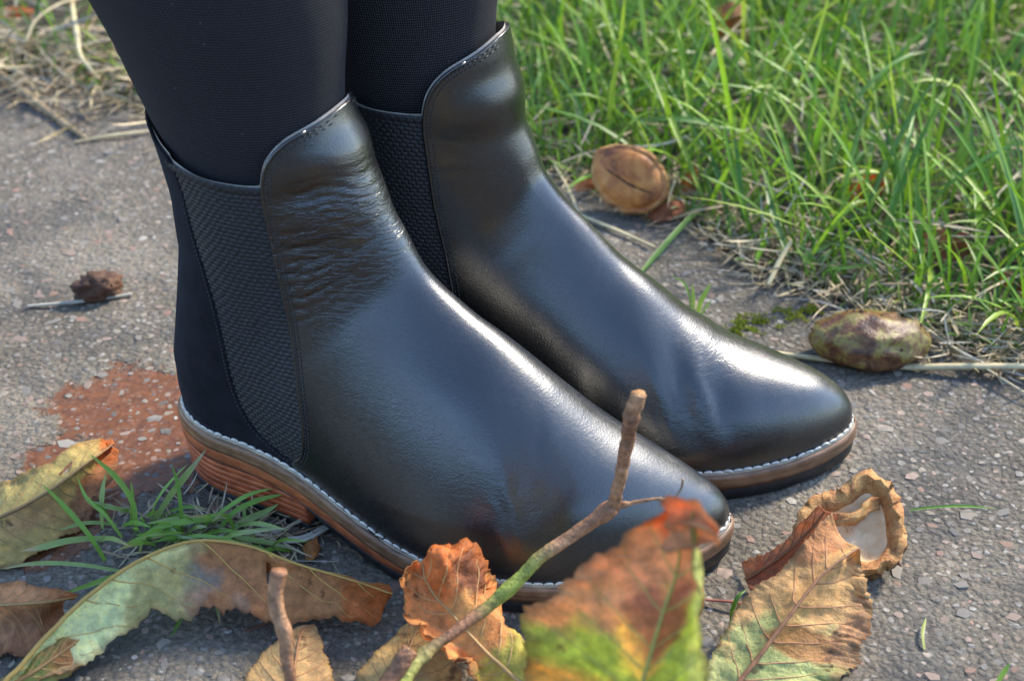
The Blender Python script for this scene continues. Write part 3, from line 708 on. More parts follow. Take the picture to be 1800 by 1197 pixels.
for (l, y, m, s, dx, cy0) in ((NEAR_LOC, NEAR_YAW, 1, 1.0, 0, 8), (FAR_LOC, FAR_YAW, -1, 1.015, -2, -2)):
    R = leg_rows(l, y, m, s, dx, cy0); k = 72; n = len(R)
    VV.append(R.reshape(-1, 3)); 
    f = [(i*k+j+off, i*k+(j+1) % k+off, (i+1)*k+(j+1) % k+off, (i+1)*k+j+off) for i in range(n-1) for j in range(k)]
    FF += f if m > 0 else [q[::-1] for q in f]
    FF += [tuple(off+j for j in range(k))[::-1]]; off += n*k
# pelvis joins both thighs
c1, c2 = VV[0][-72:].mean(0), VV[1][-72:].mean(0); mid = (c1+c2)/2; dv = c2-c1; dv[2] = 0; ln = np.linalg.norm(dv); ax = dv/ln
prp = np.array([-ax[1], ax[0], 0])
P0 = []
for (z, a, b) in [(.765, .5*ln+.03, .05), (.78, .5*ln+.068, .082), (.82, .5*ln+.085, .095), (.88, .5*ln+.09, .10), (.94, .5*ln+.08, .098), (.99, .5*ln+.05, .085), (1.03, .5*ln+.03, .075), (1.04, .02, .02)]:
    th = np.linspace(0, 2*math.pi, 72, endpoint=False); P0.append(np.stack([mid[0]+ax[0]*a*np.cos(th)+prp[0]*b*np.sin(th), mid[1]+ax[1]*a*np.cos(th)+prp[1]*b*np.sin(th), np.full(72, z)], -1))
n = len(P0); VV.append(np.concatenate(P0)); FF += [(i*72+j+off, i*72+(j+1) % 72+off, (i+1)*72+(j+1) % 72+off, (i+1)*72+j+off) for i in range(n-1) for j in range(72)]
FF += [tuple(off+j for j in range(72))[::-1], tuple(off+(n-1)*72+j for j in range(72))]
VV = np.concatenate(VV)-np.array([-.09, -.01, 0])
body = mk('body', VV, FF, M_TIGHTS, person); body['label'] = 'legs and hips in opaque black tights'
uvl = body.data.uv_layers.new(name='UVMap'); li = np.zeros(len(body.data.loops), np.int32); body.data.loops.foreach_get('vertex_index', li)
uv = np.zeros((len(li), 2), np.float32); jj = li % 72; uv[:, 0] = jj/72*.40; uv[:, 1] = VV[li, 2]
fst = np.zeros(len(body.data.polygons), np.int32); body.data.polygons.foreach_get('loop_start', fst)
for pi_, s0 in enumerate(fst):
    ct = body.data.polygons[pi_].loop_total
    if ct == 4:
        js = jj[s0:s0+4]
        if js.max()-js.min() > 10: uv[s0:s0+4, 0] = np.where(js == 0, .40, uv[s0:s0+4, 0])
uvl.data.foreach_set('uv', uv.ravel())
# ------------------------------------------------------------------ fallen leaves
M_LEAF = leaf_mat()
M_VEIN = vcol_mat('leaf_vein', .55, .35, .0, 900, .4, .0003, .2, 400)
def P3(l): return np.array([P(*q) if len(q) == 3 else P(q[0], q[1], y=q[3]) for q in l])
TAN, BRN, RUST, OLV, GRN, YEL, PALE, MAUVE = (.42, .25, .10), (.30, .125, .045), (.33, .095, .022), (.30, .24, .085), (.20, .25, .045), (.46, .33, .08), (.50, .52, .27), (.33, .19, .12)
def leaf(label, mid, left, right, patches, base, seed=0, serr=.07, crumple=.0016, quilt=.0005, nveins=11, slant=.16, bulge=(0, 0), nu=96, nv=14, vein_col=(.40, .22, .08), rib=.0011, group=None, rag=.16, holes=(), name='fallen_leaf', veins=True):
    mid, left, right = P3(mid), P3(left), P3(right)
    m, l, r = catmull(mid, nu), catmull(left, nu), catmull(right, nu)
    t = np.linspace(0, 1, nu)
    org = m.mean(0); org = np.array([org[0], org[1], 0.0])
    W = np.zeros((nu, 2*nv+1, 3)); UU = np.zeros((nu, 2*nv+1)); VVv = np.zeros((nu, 2*nv+1))
    tg = np.gradient(m, axis=0)
    for si, (e, sg) in enumerate(((l, -1), (r, 1))):
        saw = (t*nveins*3.1+seed+.8*np.array([noise.noise(Vector((k*5, seed, sg))) for k in t])) % 1.0; w = 1+serr*(saw-.5)*(.3+1.2*abs(np.array([noise.noise(Vector((k*11, seed+5, sg))) for k in t])))
        w = w+rag*np.array([noise.noise(Vector((k*6.0, seed*3.1+sg, 1)))+.5*noise.noise(Vector((k*17.0, seed*3.1+sg, 4))) for k in t])
        nrm = np.cross(tg, (e-m)*sg); nrm /= np.linalg.norm(nrm, axis=1)[:, None]+1e-9
        for k in range(nv+1):
            v = k/nv; q = m+(e-m)*(v*w)[:, None]*1.0+nrm*(4*v*(1-v)*bulge[si])
            if quilt:
                ph = (t-slant*v)*nveins; q = q+nrm*(quilt*abs(np.sin(math.pi*ph))*min(1, 3*v)*(1-.85*v))[:, None]
            j = nv+sg*k; W[:, j] = q; UU[:, j] = t; VVv[:, j] = sg*v
    flat = W.reshape(-1, 3)
    nrm = np.cross(np.gradient(W, axis=0), np.gradient(W, axis=1)); nrm /= np.linalg.norm(nrm, axis=2)[..., None]+1e-12
    dz = crumple*(fbm(flat, 38, 2, seed)+.7*fbm(flat, 105, 3, seed+5)).reshape(nu, -1)*(.25+abs(VVv))
    W = W+nrm*dz[..., None]; flat = W.reshape(-1, 3).copy(); flat[:, 2] = np.maximum(flat[:, 2], .0012)
    W = flat.reshape(W.shape)
    # colour of the dying blade: patches with their own shapes
    c = np.tile(np.array(base), (len(flat), 1)); uu, vv = UU.ravel(), VVv.ravel()
    nzv = fbm(flat, 60, 4, seed+9)
    for (pu, pv, ru, rv, col, k) in patches:
        d = 1-np.sqrt(((uu-pu)/ru)**2+((vv-pv)/rv)**2)+.55*nzv
        a = np.clip(d*3.0+.3, 0, 1)*k; c = c*(1-a[:, None])+np.array(col)*a[:, None]
    c *= (1.8+.30*fbm(flat, 150, 3, seed+2))[:, None]
    ed = np.clip((abs(vv)-.86)/.14, 0, 1)*.5; c = c*(1-ed[:, None])+np.array((.17, .06, .02))*ed[:, None]
    n2 = 2*nv+1
    F = [(i*n2+j, i*n2+j+1, (i+1)*n2+j+1, (i+1)*n2+j) for i in range(nu-1) for j in range(n2-1)]
    if holes:
        F = [f for f in F if not any((uu[f[0]]-a)**2/ra**2+(vv[f[0]]-b)**2/rb**2 < 1+.6*nzv[f[0]] for (a, b, ra, rb) in holes)]
    root = empty(name, org, 0, label, 'leaf', group)
    bl = mk('blade', flat-org, F, M_LEAF, root, cols=np.clip(c, .01, .9))
    md = bl.modifiers.new('thickness', 'SOLIDIFY'); md.thickness = .00035; md.offset = 0
    if veins:
        nm = nrm[:, nv]
        sgn = np.sign(((CAM-W[:, nv])*nm).sum(1)).mean(); sgn = 1 if sgn >= 0 else -1
        a, f = tube(W[:, nv]-org+nm*sgn*.0003, np.linspace(rib, rib*.35, nu), 6); mk('midrib', a, f, M_VEIN, root, cols=np.tile(np.array(vein_col)*.8, (len(a), 1)))
        for i in range(1, nveins):
            u0 = (i+.45*noise.noise(Vector((i*3.3, seed, 7))))/nveins
            for sg in (-1, 1):
                pts = []
                for v in np.linspace(0, .94, 9):
                    uq = u0+slant*v*(1+.35*noise.noise(Vector((i*1.7, sg*2.0, seed))))+.05*v*v+.008*noise.noise(Vector((v*4, i, sg+seed)))
                    if uq > .985: break
                    x = uq*(nu-1); i0 = int(x); fr = x-i0; j = nv+sg*v*nv; j0 = min(int(j), n2-2); fj = j-j0
                    g = lambda Wd: (Wd[i0, j0]*(1-fr)+Wd[i0+1, j0]*fr)*(1-fj)+(Wd[i0, j0+1]*(1-fr)+Wd[i0+1, j0+1]*fr)*fj
                    if holes and any((uq-a_)**2/ra**2+(sg*v-b_)**2/rb**2 < 1.3 for (a_, b_, ra, rb) in holes): break
                    pts.append(g(W)-org+g(nrm)*sgn*.00018)
                if len(pts) > 3:
                    a, f = tube(np.array(pts), np.linspace(rib*.30, rib*.10, len(pts)), 5); mk('side_vein', a, f, M_VEIN, root, cols=np.tile(np.array(vein_col), (len(a), 1)))
    return root
# long arched leaf along the lower left
leaf('long arched leaf, mint green fading to tan, with a curled brown tip', 
     [(-30, 1240, .004), (60, 1140, .014), (150, 1050, .024), (250, 982, .032), (340, 951, .034), (430, 958, .032), (520, 990, .027), (610, 1016, .021), (690, 1042, .014)],
     [(-30, 1250, .002), (90, 1165, .004), (185, 1090, .010), (280, 1030, .014), (350, 1000, .016), (430, 1000, .016), (520, 1010, .016), (600, 1015, .016), (684, 1030, .014)],
     [(-20, 1250, .002), (100, 1185, .006), (215, 1120, .010), (315, 1085, .012), (400, 1082, .012), (475, 1082, .012), (555, 1090, .009), (628, 1104, .006), (668, 1086, .007)],
     [(.22, .3, .34, 1.2, PALE, .85), (.02, .3, .2, 1.2, (.28, .29, .11), .7), (.5, .7, .16, .6, OLV, .8), (.62, .8, .10, .4, MAUVE, .9), (.58, .45, .07, .25, (.16, .13, .11), .8), (.82, .2, .25, 1.6, BRN, .9), (.98, 0, .10, 1.5, RUST, .9), (.1, .9, .14, .3, (.35, .2, .1), .8)], (.34, .25, .10),
     seed=1.3, bulge=(0, .004), rib=.0012, vein_col=(.52, .32, .08), serr=.16, crumple=.0034, rag=.26, holes=((.72, .25, .018, .16), (.745, .05, .012, .07)))
# yellow-olive leaf at the left edge beneath the tuft
leaf('yellow olive leaf with a torn rusty tip lying on the mud stain', 
     [(-60, 930, .004), (20, 900, .014), (90, 860, .020), (150, 815, .020), (200, 778, .018)],
     [(-60, 870, .006), (10, 848, .016), (75, 815, .022), (130, 782, .024), (200, 768, .016)],
     [(-60, 1010, .002), (40, 985, .003), (120, 940, .003), (180, 885, .004), (210, 790, .012)],
     [(.5, -.3, .5, .7, (.30, .25, .09), .8), (.8, .8, .3, .5, (.26, .11, .05), .9), (.99, 0, .13, 1.4, RUST, .95), (.2, .7, .3, .4, (.30, .22, .07), .7), (.35, .2, .2, .3, (.36, .2, .09), .6)], (.36, .25, .09), seed=2.2, bulge=(.002, .006), crumple=.0024, vein_col=(.33, .2, .08), holes=((.62, -.45, .05, .10),))
# brown leaf behind the arched one
leaf('dull orange brown leaf tucked beneath the arched green leaf',
     [(-50, 1060, .012), (20, 1062, .020), (70, 1058, .020), (135, 1048, .012)], [(-50, 1030, .016), (20, 1022, .022), (75, 1028, .020), (138, 1042, .012)], [(-50, 1150, .002), (20, 1150, .003), (75, 1140, .003), (120, 1090, .004)],
     [(.5, .7, .6, .5, (.22, .10, .05), .8), (.5, -.5, .5, .5, (.40, .20, .09), .7)], (.36, .175, .08), seed=3.7, bulge=(.003, .006), crumple=.002, nveins=8)
# curled underside half of the arched leaf
leaf('olive and brown curled leaf lying under the low end of the arched leaf',
     [(0, 1215, .002), (60, 1180, .008), (110, 1145, .010), (165, 1105, .010)], [(0, 1190, .004), (50, 1160, .010), (100, 1128, .012), (160, 1098, .011)], [(20, 1240, .002), (90, 1205, .002), (145, 1170, .003), (172, 1120, .006)],
     [(.3, .3, .4, .9, (.15, .16, .04), .9), (.8, .4, .35, 1, (.27, .115, .04), .9)], (.22, .16, .05), seed=4.1, nveins=8, crumple=.002)
# two tan leaves lying at the bottom
leaf('flat tan leaf on the paving under the pale upright twig', [(520, 1290, .003), (515, 1220, .006), (520, 1160, .009), (535, 1108, .010), (552, 1098, .008)], [(400, 1260, .001), (425, 1200, .003), (470, 1145, .006), (515, 1104, .010), (552, 1096, .008)], [(610, 1280, .001), (588, 1200, .003), (575, 1150, .006), (562, 1112, .008), (556, 1100, .008)],
     [(.6, .6, .3, .3, (.26, .15, .07), .5), (.9, -.3, .2, .6, (.30, .16, .07), .6)], (.36, .235, .10), seed=5.5, nveins=9, vein_col=(.33, .15, .06))
leaf('ochre leaf with raised veins beneath the green twig end', [(690, 1290, .003), (700, 1210, .006), (720, 1140, .009), (745, 1078, .012)], [(600, 1270, .001), (630, 1190, .004), (680, 1130, .008), (742, 1072, .012)], [(830, 1290, .001), (815, 1200, .003), (790, 1140, .006), (752, 1080, .011)],
     [(.5, .3, .5, .7, (.30, .2, .07), .6), (.9, 0, .2, .9, (.26, .15, .06), .6)], (.38, .255, .10), seed=6.1, nveins=10, vein_col=(.30, .16, .06))
# rust-orange cupped leaf standing before the near boot
leaf('rust orange cupped leaf propped against the sole of the near boot',
     [(960, 1225, 0, -.200), (900, 1185, 0, -.190), (845, 1135, 0, -.178), (800, 1085, 0, -.168), (765, 1045, 0, -.160), (745, 1005, 0, -.154), (742, 985, 0, -.150)],
     [(930, 1240, 0, -.204), (850, 1205, 0, -.196), (775, 1150, 0, -.186), (755, 1110, 0, -.178), (722, 1060, 0, -.168), (714, 1020, 0, -.160), (735, 985, 0, -.151)],
     [(985, 1205, 0, -.190), (945, 1165, 0, -.180), (880, 1110, 0, -.163), (868, 1050, 0, -.150), (858, 1000, 0, -.143), (800, 955, 0, -.143), (750, 978, 0, -.148)],
     [(.85, .6, .3, .7, (.40, .12, .03), .95), (.72, .55, .14, .35, (.13, .045, .02), .85), (.55, 0, .2, .35, (.52, .30, .10), .8), (.15, .2, .25, 1, (.34, .32, .06), .85), (.8, -.6, .3, .5, (.42, .18, .06), .7)], (.44, .20, .065), seed=7.4, bulge=(.006, -.010), crumple=.0050, serr=.16, vein_col=(.56, .34, .13), nveins=9, rag=.34)
# big leaf close to the lens
big_leaf = leaf('large green and brown leaf standing upright in front of the boot toe',
     [(1110, 1330, 0, -.285), (1130, 1200, 0, -.283), (1165, 1080, 0, -.279), (1195, 980, 0, -.275), (1195, 905, 0, -.272)],
     [(960, 1330, 0, -.268), (930, 1195, 0, -.262), (905, 1080, 0, -.258), (1010, 1000, 0, -.262), (1165, 895, 0, -.270)],
     [(1240, 1330, 0, -.292), (1242, 1200, 0, -.290), (1232, 1080, 0, -.288), (1226, 965, 0, -.286), (1215, 900, 0, -.276)],
     [(.35, .2, .5, 1.3, (.28, .31, .055), .95), (.62, -.55, .22, .8, (.42, .235, .11), .95), (.85, -.3, .22, 1.2, (.40, .21, .10), .95), (.98, 0, .1, 1.3, (.38, .13, .045), .9), (.48, -.05, .14, .3, (.50, .36, .08), .85), (.60, .1, .16, .4, (.24, .09, .045), .85), (.05, -.8, .3, .5, (.44, .24, .06), .8), (.15, .1, .1, .2, (.40, .16, .05), .8), (.6, .85, .5, .3, (.38, .38, .13), .8)], (.26, .27, .05),
     seed=8.8, bulge=(.004, .004), crumple=.002, quilt=.0006, rib=.0010, vein_col=(.42, .40, .10), nveins=8)
bo = np.array(big_leaf.location); a, f = tube(catmull([P(1110, 1325, y=-.285), P(1085, 1430, y=-.288), P(1050, 1545, y=-.285), P(1020, 1585, y=-.288)], 24)-bo, np.linspace(.0011, .0016, 24), 8); mk('stalk', a, f, M_VEIN, big_leaf, cols=np.tile((.34, .24, .08), (len(a), 1)))
leaf('small rusty curl of leaf crowning the large upright leaf',
     [(1165, 925, 0, -.274), (1200, 918, 0, -.278), (1235, 925, 0, -.282), (1262, 938, 0, -.286)], [(1160, 890, 0, -.270), (1190, 878, 0, -.272), (1222, 884, 0, -.276), (1262, 930, 0, -.284)], [(1160, 965, 0, -.276), (1190, 968, 0, -.281), (1228, 960, 0, -.286), (1258, 948, 0, -.288)],
     [(.2, -.5, .4, .6, (.38, .13, .045), .9)], (.40, .20, .09), seed=9.3, veins=False, bulge=(.003, .004), nv=8, nu=30)
# tan and mint leaf at the lower right
leaf('tan leaf with mint green base leaning on the open husk',
     [(1270, 1235, .003), (1325, 1165, .012), (1385, 1085, .022), (1440, 1015, .030), (1480, 980, .033), (1510, 962, .032)],
     [(1215, 1230, .002), (1262, 1125, .008), (1300, 1060, .016), (1375, 1000, .026), (1425, 930, .036), (1462, 900, .040)],
     [(1420, 1250, .001), (1505, 1165, .003), (1530, 1100, .008), (1520, 1040, .016), (1515, 1000, .022), (1512, 968, .030)],
     [(.15, .1, .36, 1.3, (.30, .32, .13), .95), (.40, .35, .10, .5, (.30, .13, .045), .85), (.9, -.7, .2, .5, (.34, .15, .06), .8), (.5, .9, .2, .2, (.30, .15, .08), .7)], (.42, .265, .11), seed=10.2, bulge=(.003, .006), crumple=.0026, quilt=.0010, vein_col=(.30, .14, .065), rib=.0013, nveins=9, serr=.12)
leaf('crinkled red brown leaf scrap wedged under the tan leaf by the husk',
     [(1312, 1020, .003), (1345, 998, .010), (1385, 968, .018), (1425, 930, .026), (1450, 898, .034)], [(1308, 990, .004), (1340, 975, .012), (1375, 955, .020), (1410, 915, .030), (1440, 886, .037)], [(1320, 1042, .002), (1365, 1030, .005), (1410, 1000, .012), (1450, 955, .022), (1475, 905, .034)],
     [(.2, .3, .35, 1, (.26, .085, .04), .9), (.8, -.5, .3, .5, (.40, .19, .08), .7)], (.36, .16, .07), seed=11.9, crumple=.0026, serr=.2, nveins=6, rag=.22, vein_col=(.25, .1, .04))
leaf('small dark red leaf scrap on the paving between the two large leaves', [(1215, 1085, .002), (1222, 1060, .009), (1228, 1030, .014)], [(1200, 1080, .002), (1205, 1050, .008), (1215, 1022, .013)], [(1228, 1090, .002), (1238, 1065, .006), (1238, 1030, .012)], [(.5, 0, .5, 1, (.24, .06, .025), .7)], (.27, .08, .03), seed=12.1, veins=False, nu=24, nv=6)
leaf('thin brown leaf crumb on the paving by the arched leaf tip', [(535, 975, .001), (548, 965, .004), (560, 955, .003)], [(530, 962, .001), (543, 950, .004), (556, 945, .003)], [(540, 990, .001), (555, 980, .002), (565, 962, .002)], [], (.30, .13, .04), seed=13, veins=False, nu=16, nv=5)
# leaves caught in the lawn
LG = 'leaves caught in the lawn'
leaf('orange leaf caught upright in the lawn behind the long straw', [(1480, 352, .002), (1510, 335, .012), (1555, 318, .022)], [(1490, 330, .010), (1515, 312, .020), (1550, 306, .026)], [(1490, 368, .001), (1530, 360, .006), (1565, 338, .014)], [], (.44, .12, .03), seed=14, nveins=5, nu=30, nv=8, group=LG)
leaf('wide brown leaf half buried in grass at the lawn edge', [(1590, 440, .002), (1640, 430, .010), (1705, 425, .014)], [(1600, 420, .006), (1650, 405, .016), (1700, 412, .018)], [(1600, 460, .001), (1660, 462, .002), (1710, 440, .006)], [], (.25, .085, .04), seed=15, nveins=6, nu=30, nv=8, group=LG)
leaf('brown curled leaf standing deep in the lawn grass', [(1255, 45, .03), (1285, 30, .04), (1310, 25, .04)], [(1255, 20, .04), (1285, 5, .05), (1310, 12, .045)], [(1262, 60, .02), (1290, 55, .025), (1312, 40, .03)], [], (.26, .11, .045), seed=16, nveins=5, nu=24, nv=7, group=LG)
leaf('orange red leaf lying in the lawn behind the tights', [(-10, 30, .004), (25, 24, .010), (62, 22, .010)], [(-10, 20, .006), (25, 12, .014), (60, 16, .012)], [(-5, 36, .002), (25, 34, .003), (60, 28, .005)], [], (.42, .13, .035), seed=17, nveins=5, nu=24, nv=7, group=LG)
leaf('dark brown leaf scrap at the foot of the tan half husk', [(1140, 382, .002), (1175, 372, .007), (1205, 362, .006)], [(1145, 368, .005), (1175, 356, .011), (1203, 352, .009)], [(1150, 392, .001), (1180, 388, .002), (1206, 375, .003)], [], (.21, .075, .035), seed=18, veins=False, nu=24, nv=7, crumple=.003, group=LG)
leaf('rust coloured leaf scrap lying behind the tan half husk', [(1010, 330, .002), (1035, 324, .006), (1062, 318, .004)], [(1012, 322, .004), (1035, 314, .009), (1060, 312, .006)], [(1015, 338, .001), (1040, 334, .002), (1064, 326, .002)], [], (.36, .135, .05), seed=19, veins=False, nu=24, nv=7, group=LG)
leaf('small orange leaf in the grass beside the tan half husk', [(1190, 335, .002), (1210, 318, .012), (1225, 300, .018)], [(1195, 318, .006), (1212, 300, .016), (1224, 292, .02)], [(1205, 348, .001), (1230, 335, .006), (1232, 308, .014)], [], (.38, .15, .05), seed=20, veins=False, nu=24, nv=7, group=LG)
leaf('muted brown leaf sliver in the lawn above the straw', [(1740, 480, .004), (1765, 490, .010), (1800, 500, .010)], [(1745, 468, .008), (1770, 475, .015), (1802, 488, .013)], [(1742, 492, .002), (1765, 505, .003), (1800, 515, .004)], [], (.30, .13, .055), seed=21, veins=False, nu=24, nv=7, group=LG)
# ------------------------------------------------------------------ husks
def husk_mat(name, stops, rough=.6, sc=70, bs=260, bd=.0015, spec=.4):
    m, nt, b = mat(name); v = coords(nt)
    nt.links.new(ramp(nt, nz(nt, v, sc, 6, .65, .4), stops), b.inputs['Base Color']); b.inputs['Roughness'].default_value = rough; b.inputs['Specular IOR Level'].default_value = spec
    n1 = bump(nt, b, nz(nt, v, bs, 5, .65), .7, bd); bump(nt, b, nz(nt, v, bs*4, 3, .6), .35, bd*.4, n1); return m
M_HUSK_G = husk_mat('green_brown_husk', [(.34, (.04, .02, .014)), (.44, (.13, .055, .025)), (.52, (.19, .10, .035)), (.58, (.27, .22, .05)), (.66, (.20, .10, .04)), (.78, (.30, .15, .06))], .30, 80, 200, .0012)
M_HUSK_B = husk_mat('brown_husk', [(.3, (.09, .036, .018)), (.55, (.23, .095, .04)), (.75, (.36, .18, .075))], .65, 90)
M_HUSK_O = husk_mat('orange_husk', [(.32, (.20, .07, .025)), (.44, (.48, .20, .06)), (.58, (.60, .31, .10)), (.75, (.70, .44, .18))], .6, 130, 420, .003)
M_HUSK_T = husk_mat('tan_husk_inner', [(.36, (.14, .04, .012)), (.46, (.36, .12, .028)), (.58, (.50, .21, .05)), (.75, (.60, .31, .09))], .45, 55, 180, .0008)
M_HUSK_C = husk_mat('cream_husk_inner', [(.30, (.30, .13, .05)), (.42, (.62, .42, .22)), (.65, (.74, .58, .36))], .5, 75, 220, .0012)
M_HUSK_D = husk_mat('dark_husk', [(.3, (.045, .022, .014)), (.6, (.12, .055, .028)), (.8, (.24, .10, .04))], .7, 110)
def bowl(outline, depth, rimw, cave, seed, rough=.0008):
    """husk half: outline radii by angle in the local xy plane, back bulging to -z, hollow from +z"""
    nth = 72; th = np.linspace(0, 2*math.pi, nth, endpoint=False)
    R = cspline(np.r_[np.array([o[0] for o in outline])-360, [o[0] for o in outline], np.array([o[0] for o in outline])+360], np.r_[[o[1] for o in outline]*3], np.degrees(th))*.001
    ca, sa = np.cos(th), np.sin(th); out = []; inn = []
    for k in np.linspace(.04, 1, 14):
        f = math.sin(k*math.pi/2); out.append(np.stack([R*f*ca, R*f*sa, np.full(nth, -depth*math.cos(k*math.pi/2))], -1))
    rim = [np.stack([(R+rimw*.1)*ca, (R+rimw*.1)*sa, np.full(nth, .0006)], -1), np.stack([(R-rimw*.5)*ca, (R-rimw*.5)*sa, np.full(nth, .0012)], -1)]
    for k in np.linspace(1, .04, 14):
        f = math.sin(k*math.pi/2); inn.append(np.stack([(R-rimw)*f*ca, (R-rimw)*f*sa, -cave*math.cos(k*math.pi/2)+.0004+0*R], -1))
    def rough_(A, amp, sc):
        A = np.array(A); s = A.shape; f = A.reshape(-1, 3); f = f+np.stack([fbm(f, sc, 3, seed), fbm(f, sc, 3, seed+7), fbm(f, sc, 3, seed+13)], -1)*amp; return f.reshape(s)
    O = rough_(out+rim, rough, 190); I = rough_(inn, rough*.35, 130); I[0] = O[-1]
    def grid(A, flip=False):
        n = len(A); F = [(i*nth+j, i*nth+(j+1) % nth, (i+1)*nth+(j+1) % nth, (i+1)*nth+j) for i in range(n-1) for j in range(nth)]
        return A.reshape(-1, 3), F
    Vo, Fo = grid(O); Fo.append(tuple(range(nth))[::-1]); Vi, Fi = grid(I); n = len(I); Fi.append(tuple((n-1)*nth+j for j in range(nth)))
    return Vo, Fo, Vi, Fi
def frame(normal, xdir):
    z = Vector(normal).normalized(); x = Vector(xdir); x = (x-z*x.dot(z)).normalized(); y = z.cross(x); return np.array([x, y, z]).T
def spines(root, Vo, R, loc, mt, n, seed, ln=.0028):
    rr = random.Random(seed); k = 0; c = Vo.mean(0)
    while k < n:
        p = Vo[rr.randrange(72*4, len(Vo)-72*2)]; d = p-np.array([0, 0, .006]); d = d/np.linalg.norm(d); L = ln*rr.uniform(.6, 1.2)
        a, f = tube(np.array([p-d*.0006, p+d*L*.45, p+d*L]), [.0011, .0006, .00012], 6); mk('spine', np.array(a)@R.T, f, mt, root); k += 1
# open half husk at the lower right
loc = P(1512, 935, z=.018); root = empty('husk', loc, 0, 'open chestnut husk half with cream hollow and green back', 'husk')
R = frame((-.06, -.44, .89), (.95, .1, .2))
Vo, Fo, Vi, Fi = bowl([(0, 21.5), (30, 25), (50, 30), (62, 32), (80, 26), (115, 24), (150, 29), (175, 29), (205, 23), (240, 20), (270, 21), (310, 21)], .017, .0062, .0100, 3.3, .0028)
sh = mk('shell', Vo@R.T, Fo, None, root, mats=[M_HUSK_G, M_HUSK_O], fm=[0 if i < 72*13 else 1 for i in range(len(Fo))])
mk('hollow', Vi@R.T, Fi, None, root, mats=[M_HUSK_O, M_HUSK_C], fm=[0 if i < 72*4 else 1 for i in range(len(Fi))])
spines(root, Vo, R, loc, M_HUSK_B, 22, 5)
a, f = [], []
# papery flap of the inner skin
u = np.linspace(0, 1, 26); pth = np.stack([-.016+.030*u, .008+.007*u+.0015*np.sin(u*9), -.002+.0035*np.sin(u*math.pi)], -1)
Vf = []; 
for i, q in enumerate(pth):
    for j in range(5): Vf.append(q+np.array([.0006*math.sin(i*1.3+j), -.0013*j, .0012*math.sin(j*1.4+i*.35)-.0002*j*j]))
mk('torn_skin', np.array(Vf)@R.T, [(i*5+j, i*5+j+1, (i+1)*5+j+1, (i+1)*5+j) for i in range(25) for j in range(4)], M_HUSK_O, root).modifiers.new('thickness', 'SOLIDIFY').thickness = .0006
# tan half husk at the lawn edge
loc = P(1110, 318, z=.023); root = empty('husk', loc, 0, 'tan half husk standing on its rim at the lawn edge', 'husk')
R = frame((-.28, -.80, .52), (.88, -.18, -.35))
Vo, Fo, Vi, Fi = bowl([(0, 26), (40, 23), (80, 22), (120, 24), (150, 29), (170, 31), (190, 28), (225, 23), (270, 21), (315, 23)], .015, .0034, -.006, 5.1, .0013)
mk('shell', Vo@R.T, Fo, M_HUSK_O, root); 
r_ = np.hypot(Vi[:, 0], Vi[:, 1]); crease = np.exp(-((Vi[:, 1]+.002*np.sin(Vi[:, 0]*90+1)+.001)/.0011)**2)*np.clip(1-r_/.019, 0, 1); Vi = Vi.copy(); Vi[:, 2] -= crease*.0022
mk('inner_face', Vi@R.T, Fi, M_HUSK_T, root)
pth = np.stack([np.linspace(-.018, .017, 26), -.001-.002*np.sin(np.linspace(-.018, .017, 26)*90+1), np.zeros(26)], -1); zi = [Vi[np.argmin((Vi[:, 0]-p[0])**2+(Vi[:, 1]-p[1])**2), 2] for p in pth]; pth[:, 2] = np.array(zi)+.0002
a, f = tube(pth, .0003+.0004*np.abs(np.sin(np.arange(26)*.7))+.0008*np.exp(-((np.arange(26)-14)/2.)**2), 6); mk('seam_line', np.array(a)@R.T, f, M_HUSK_D, root)
# lumpy husks
def lump(loc, rad, rz, mt, seed, amp, label, warts=0, tip=0, sub=4, wm=None, cat='husk'):
    V, F = ico(sub); root = empty('husk', loc, rz, label, cat); f = np.array(V)
    n1 = fbm(f, 1.3, 3, seed); n2 = fbm(f, 4.5, 3, seed+3)
    f = f*(1+amp*n1+amp*.6*n2)[:, None]
    f[:, 0] += tip*np.sign(f[:, 0])*np.clip(abs(f[:, 0])-.55, 0, 1)**1.5
    f = f*np.array(rad); f[:, 2] = np.maximum(f[:, 2], -loc[2]+.0002+0*f[:, 2])
    mk('shell', f, F, mt, root); rr = random.Random(int(seed*10))
    for _ in range(warts):
        p = f[rr.randrange(len(f))]
        if p[2] < rad[2]*.15: continue
        d = p/np.array(rad)**2; d /= np.linalg.norm(d); h = rr.uniform(.0007, .0016)
        a, g = tube(np.array([p-d*.0007, p+d*h*.5, p+d*h]), [.0014, .0008, .0002], 7); mk('wart', a, g, wm or mt, root)
    return root
lump(P(1530, 600, z=.011), (.0305, .021, .0165), -.06, M_HUSK_G, 3.1, .13, 'brown and yellow green lumpy husk resting against the straw', 26, .25, wm=M_HUSK_D)
lump(P(172, 505, z=.007), (.0135, .009, .0095), .3, M_HUSK_D, 6.4, .35, 'small dark shrivelled husk lying on a pale stick', 8, .1)
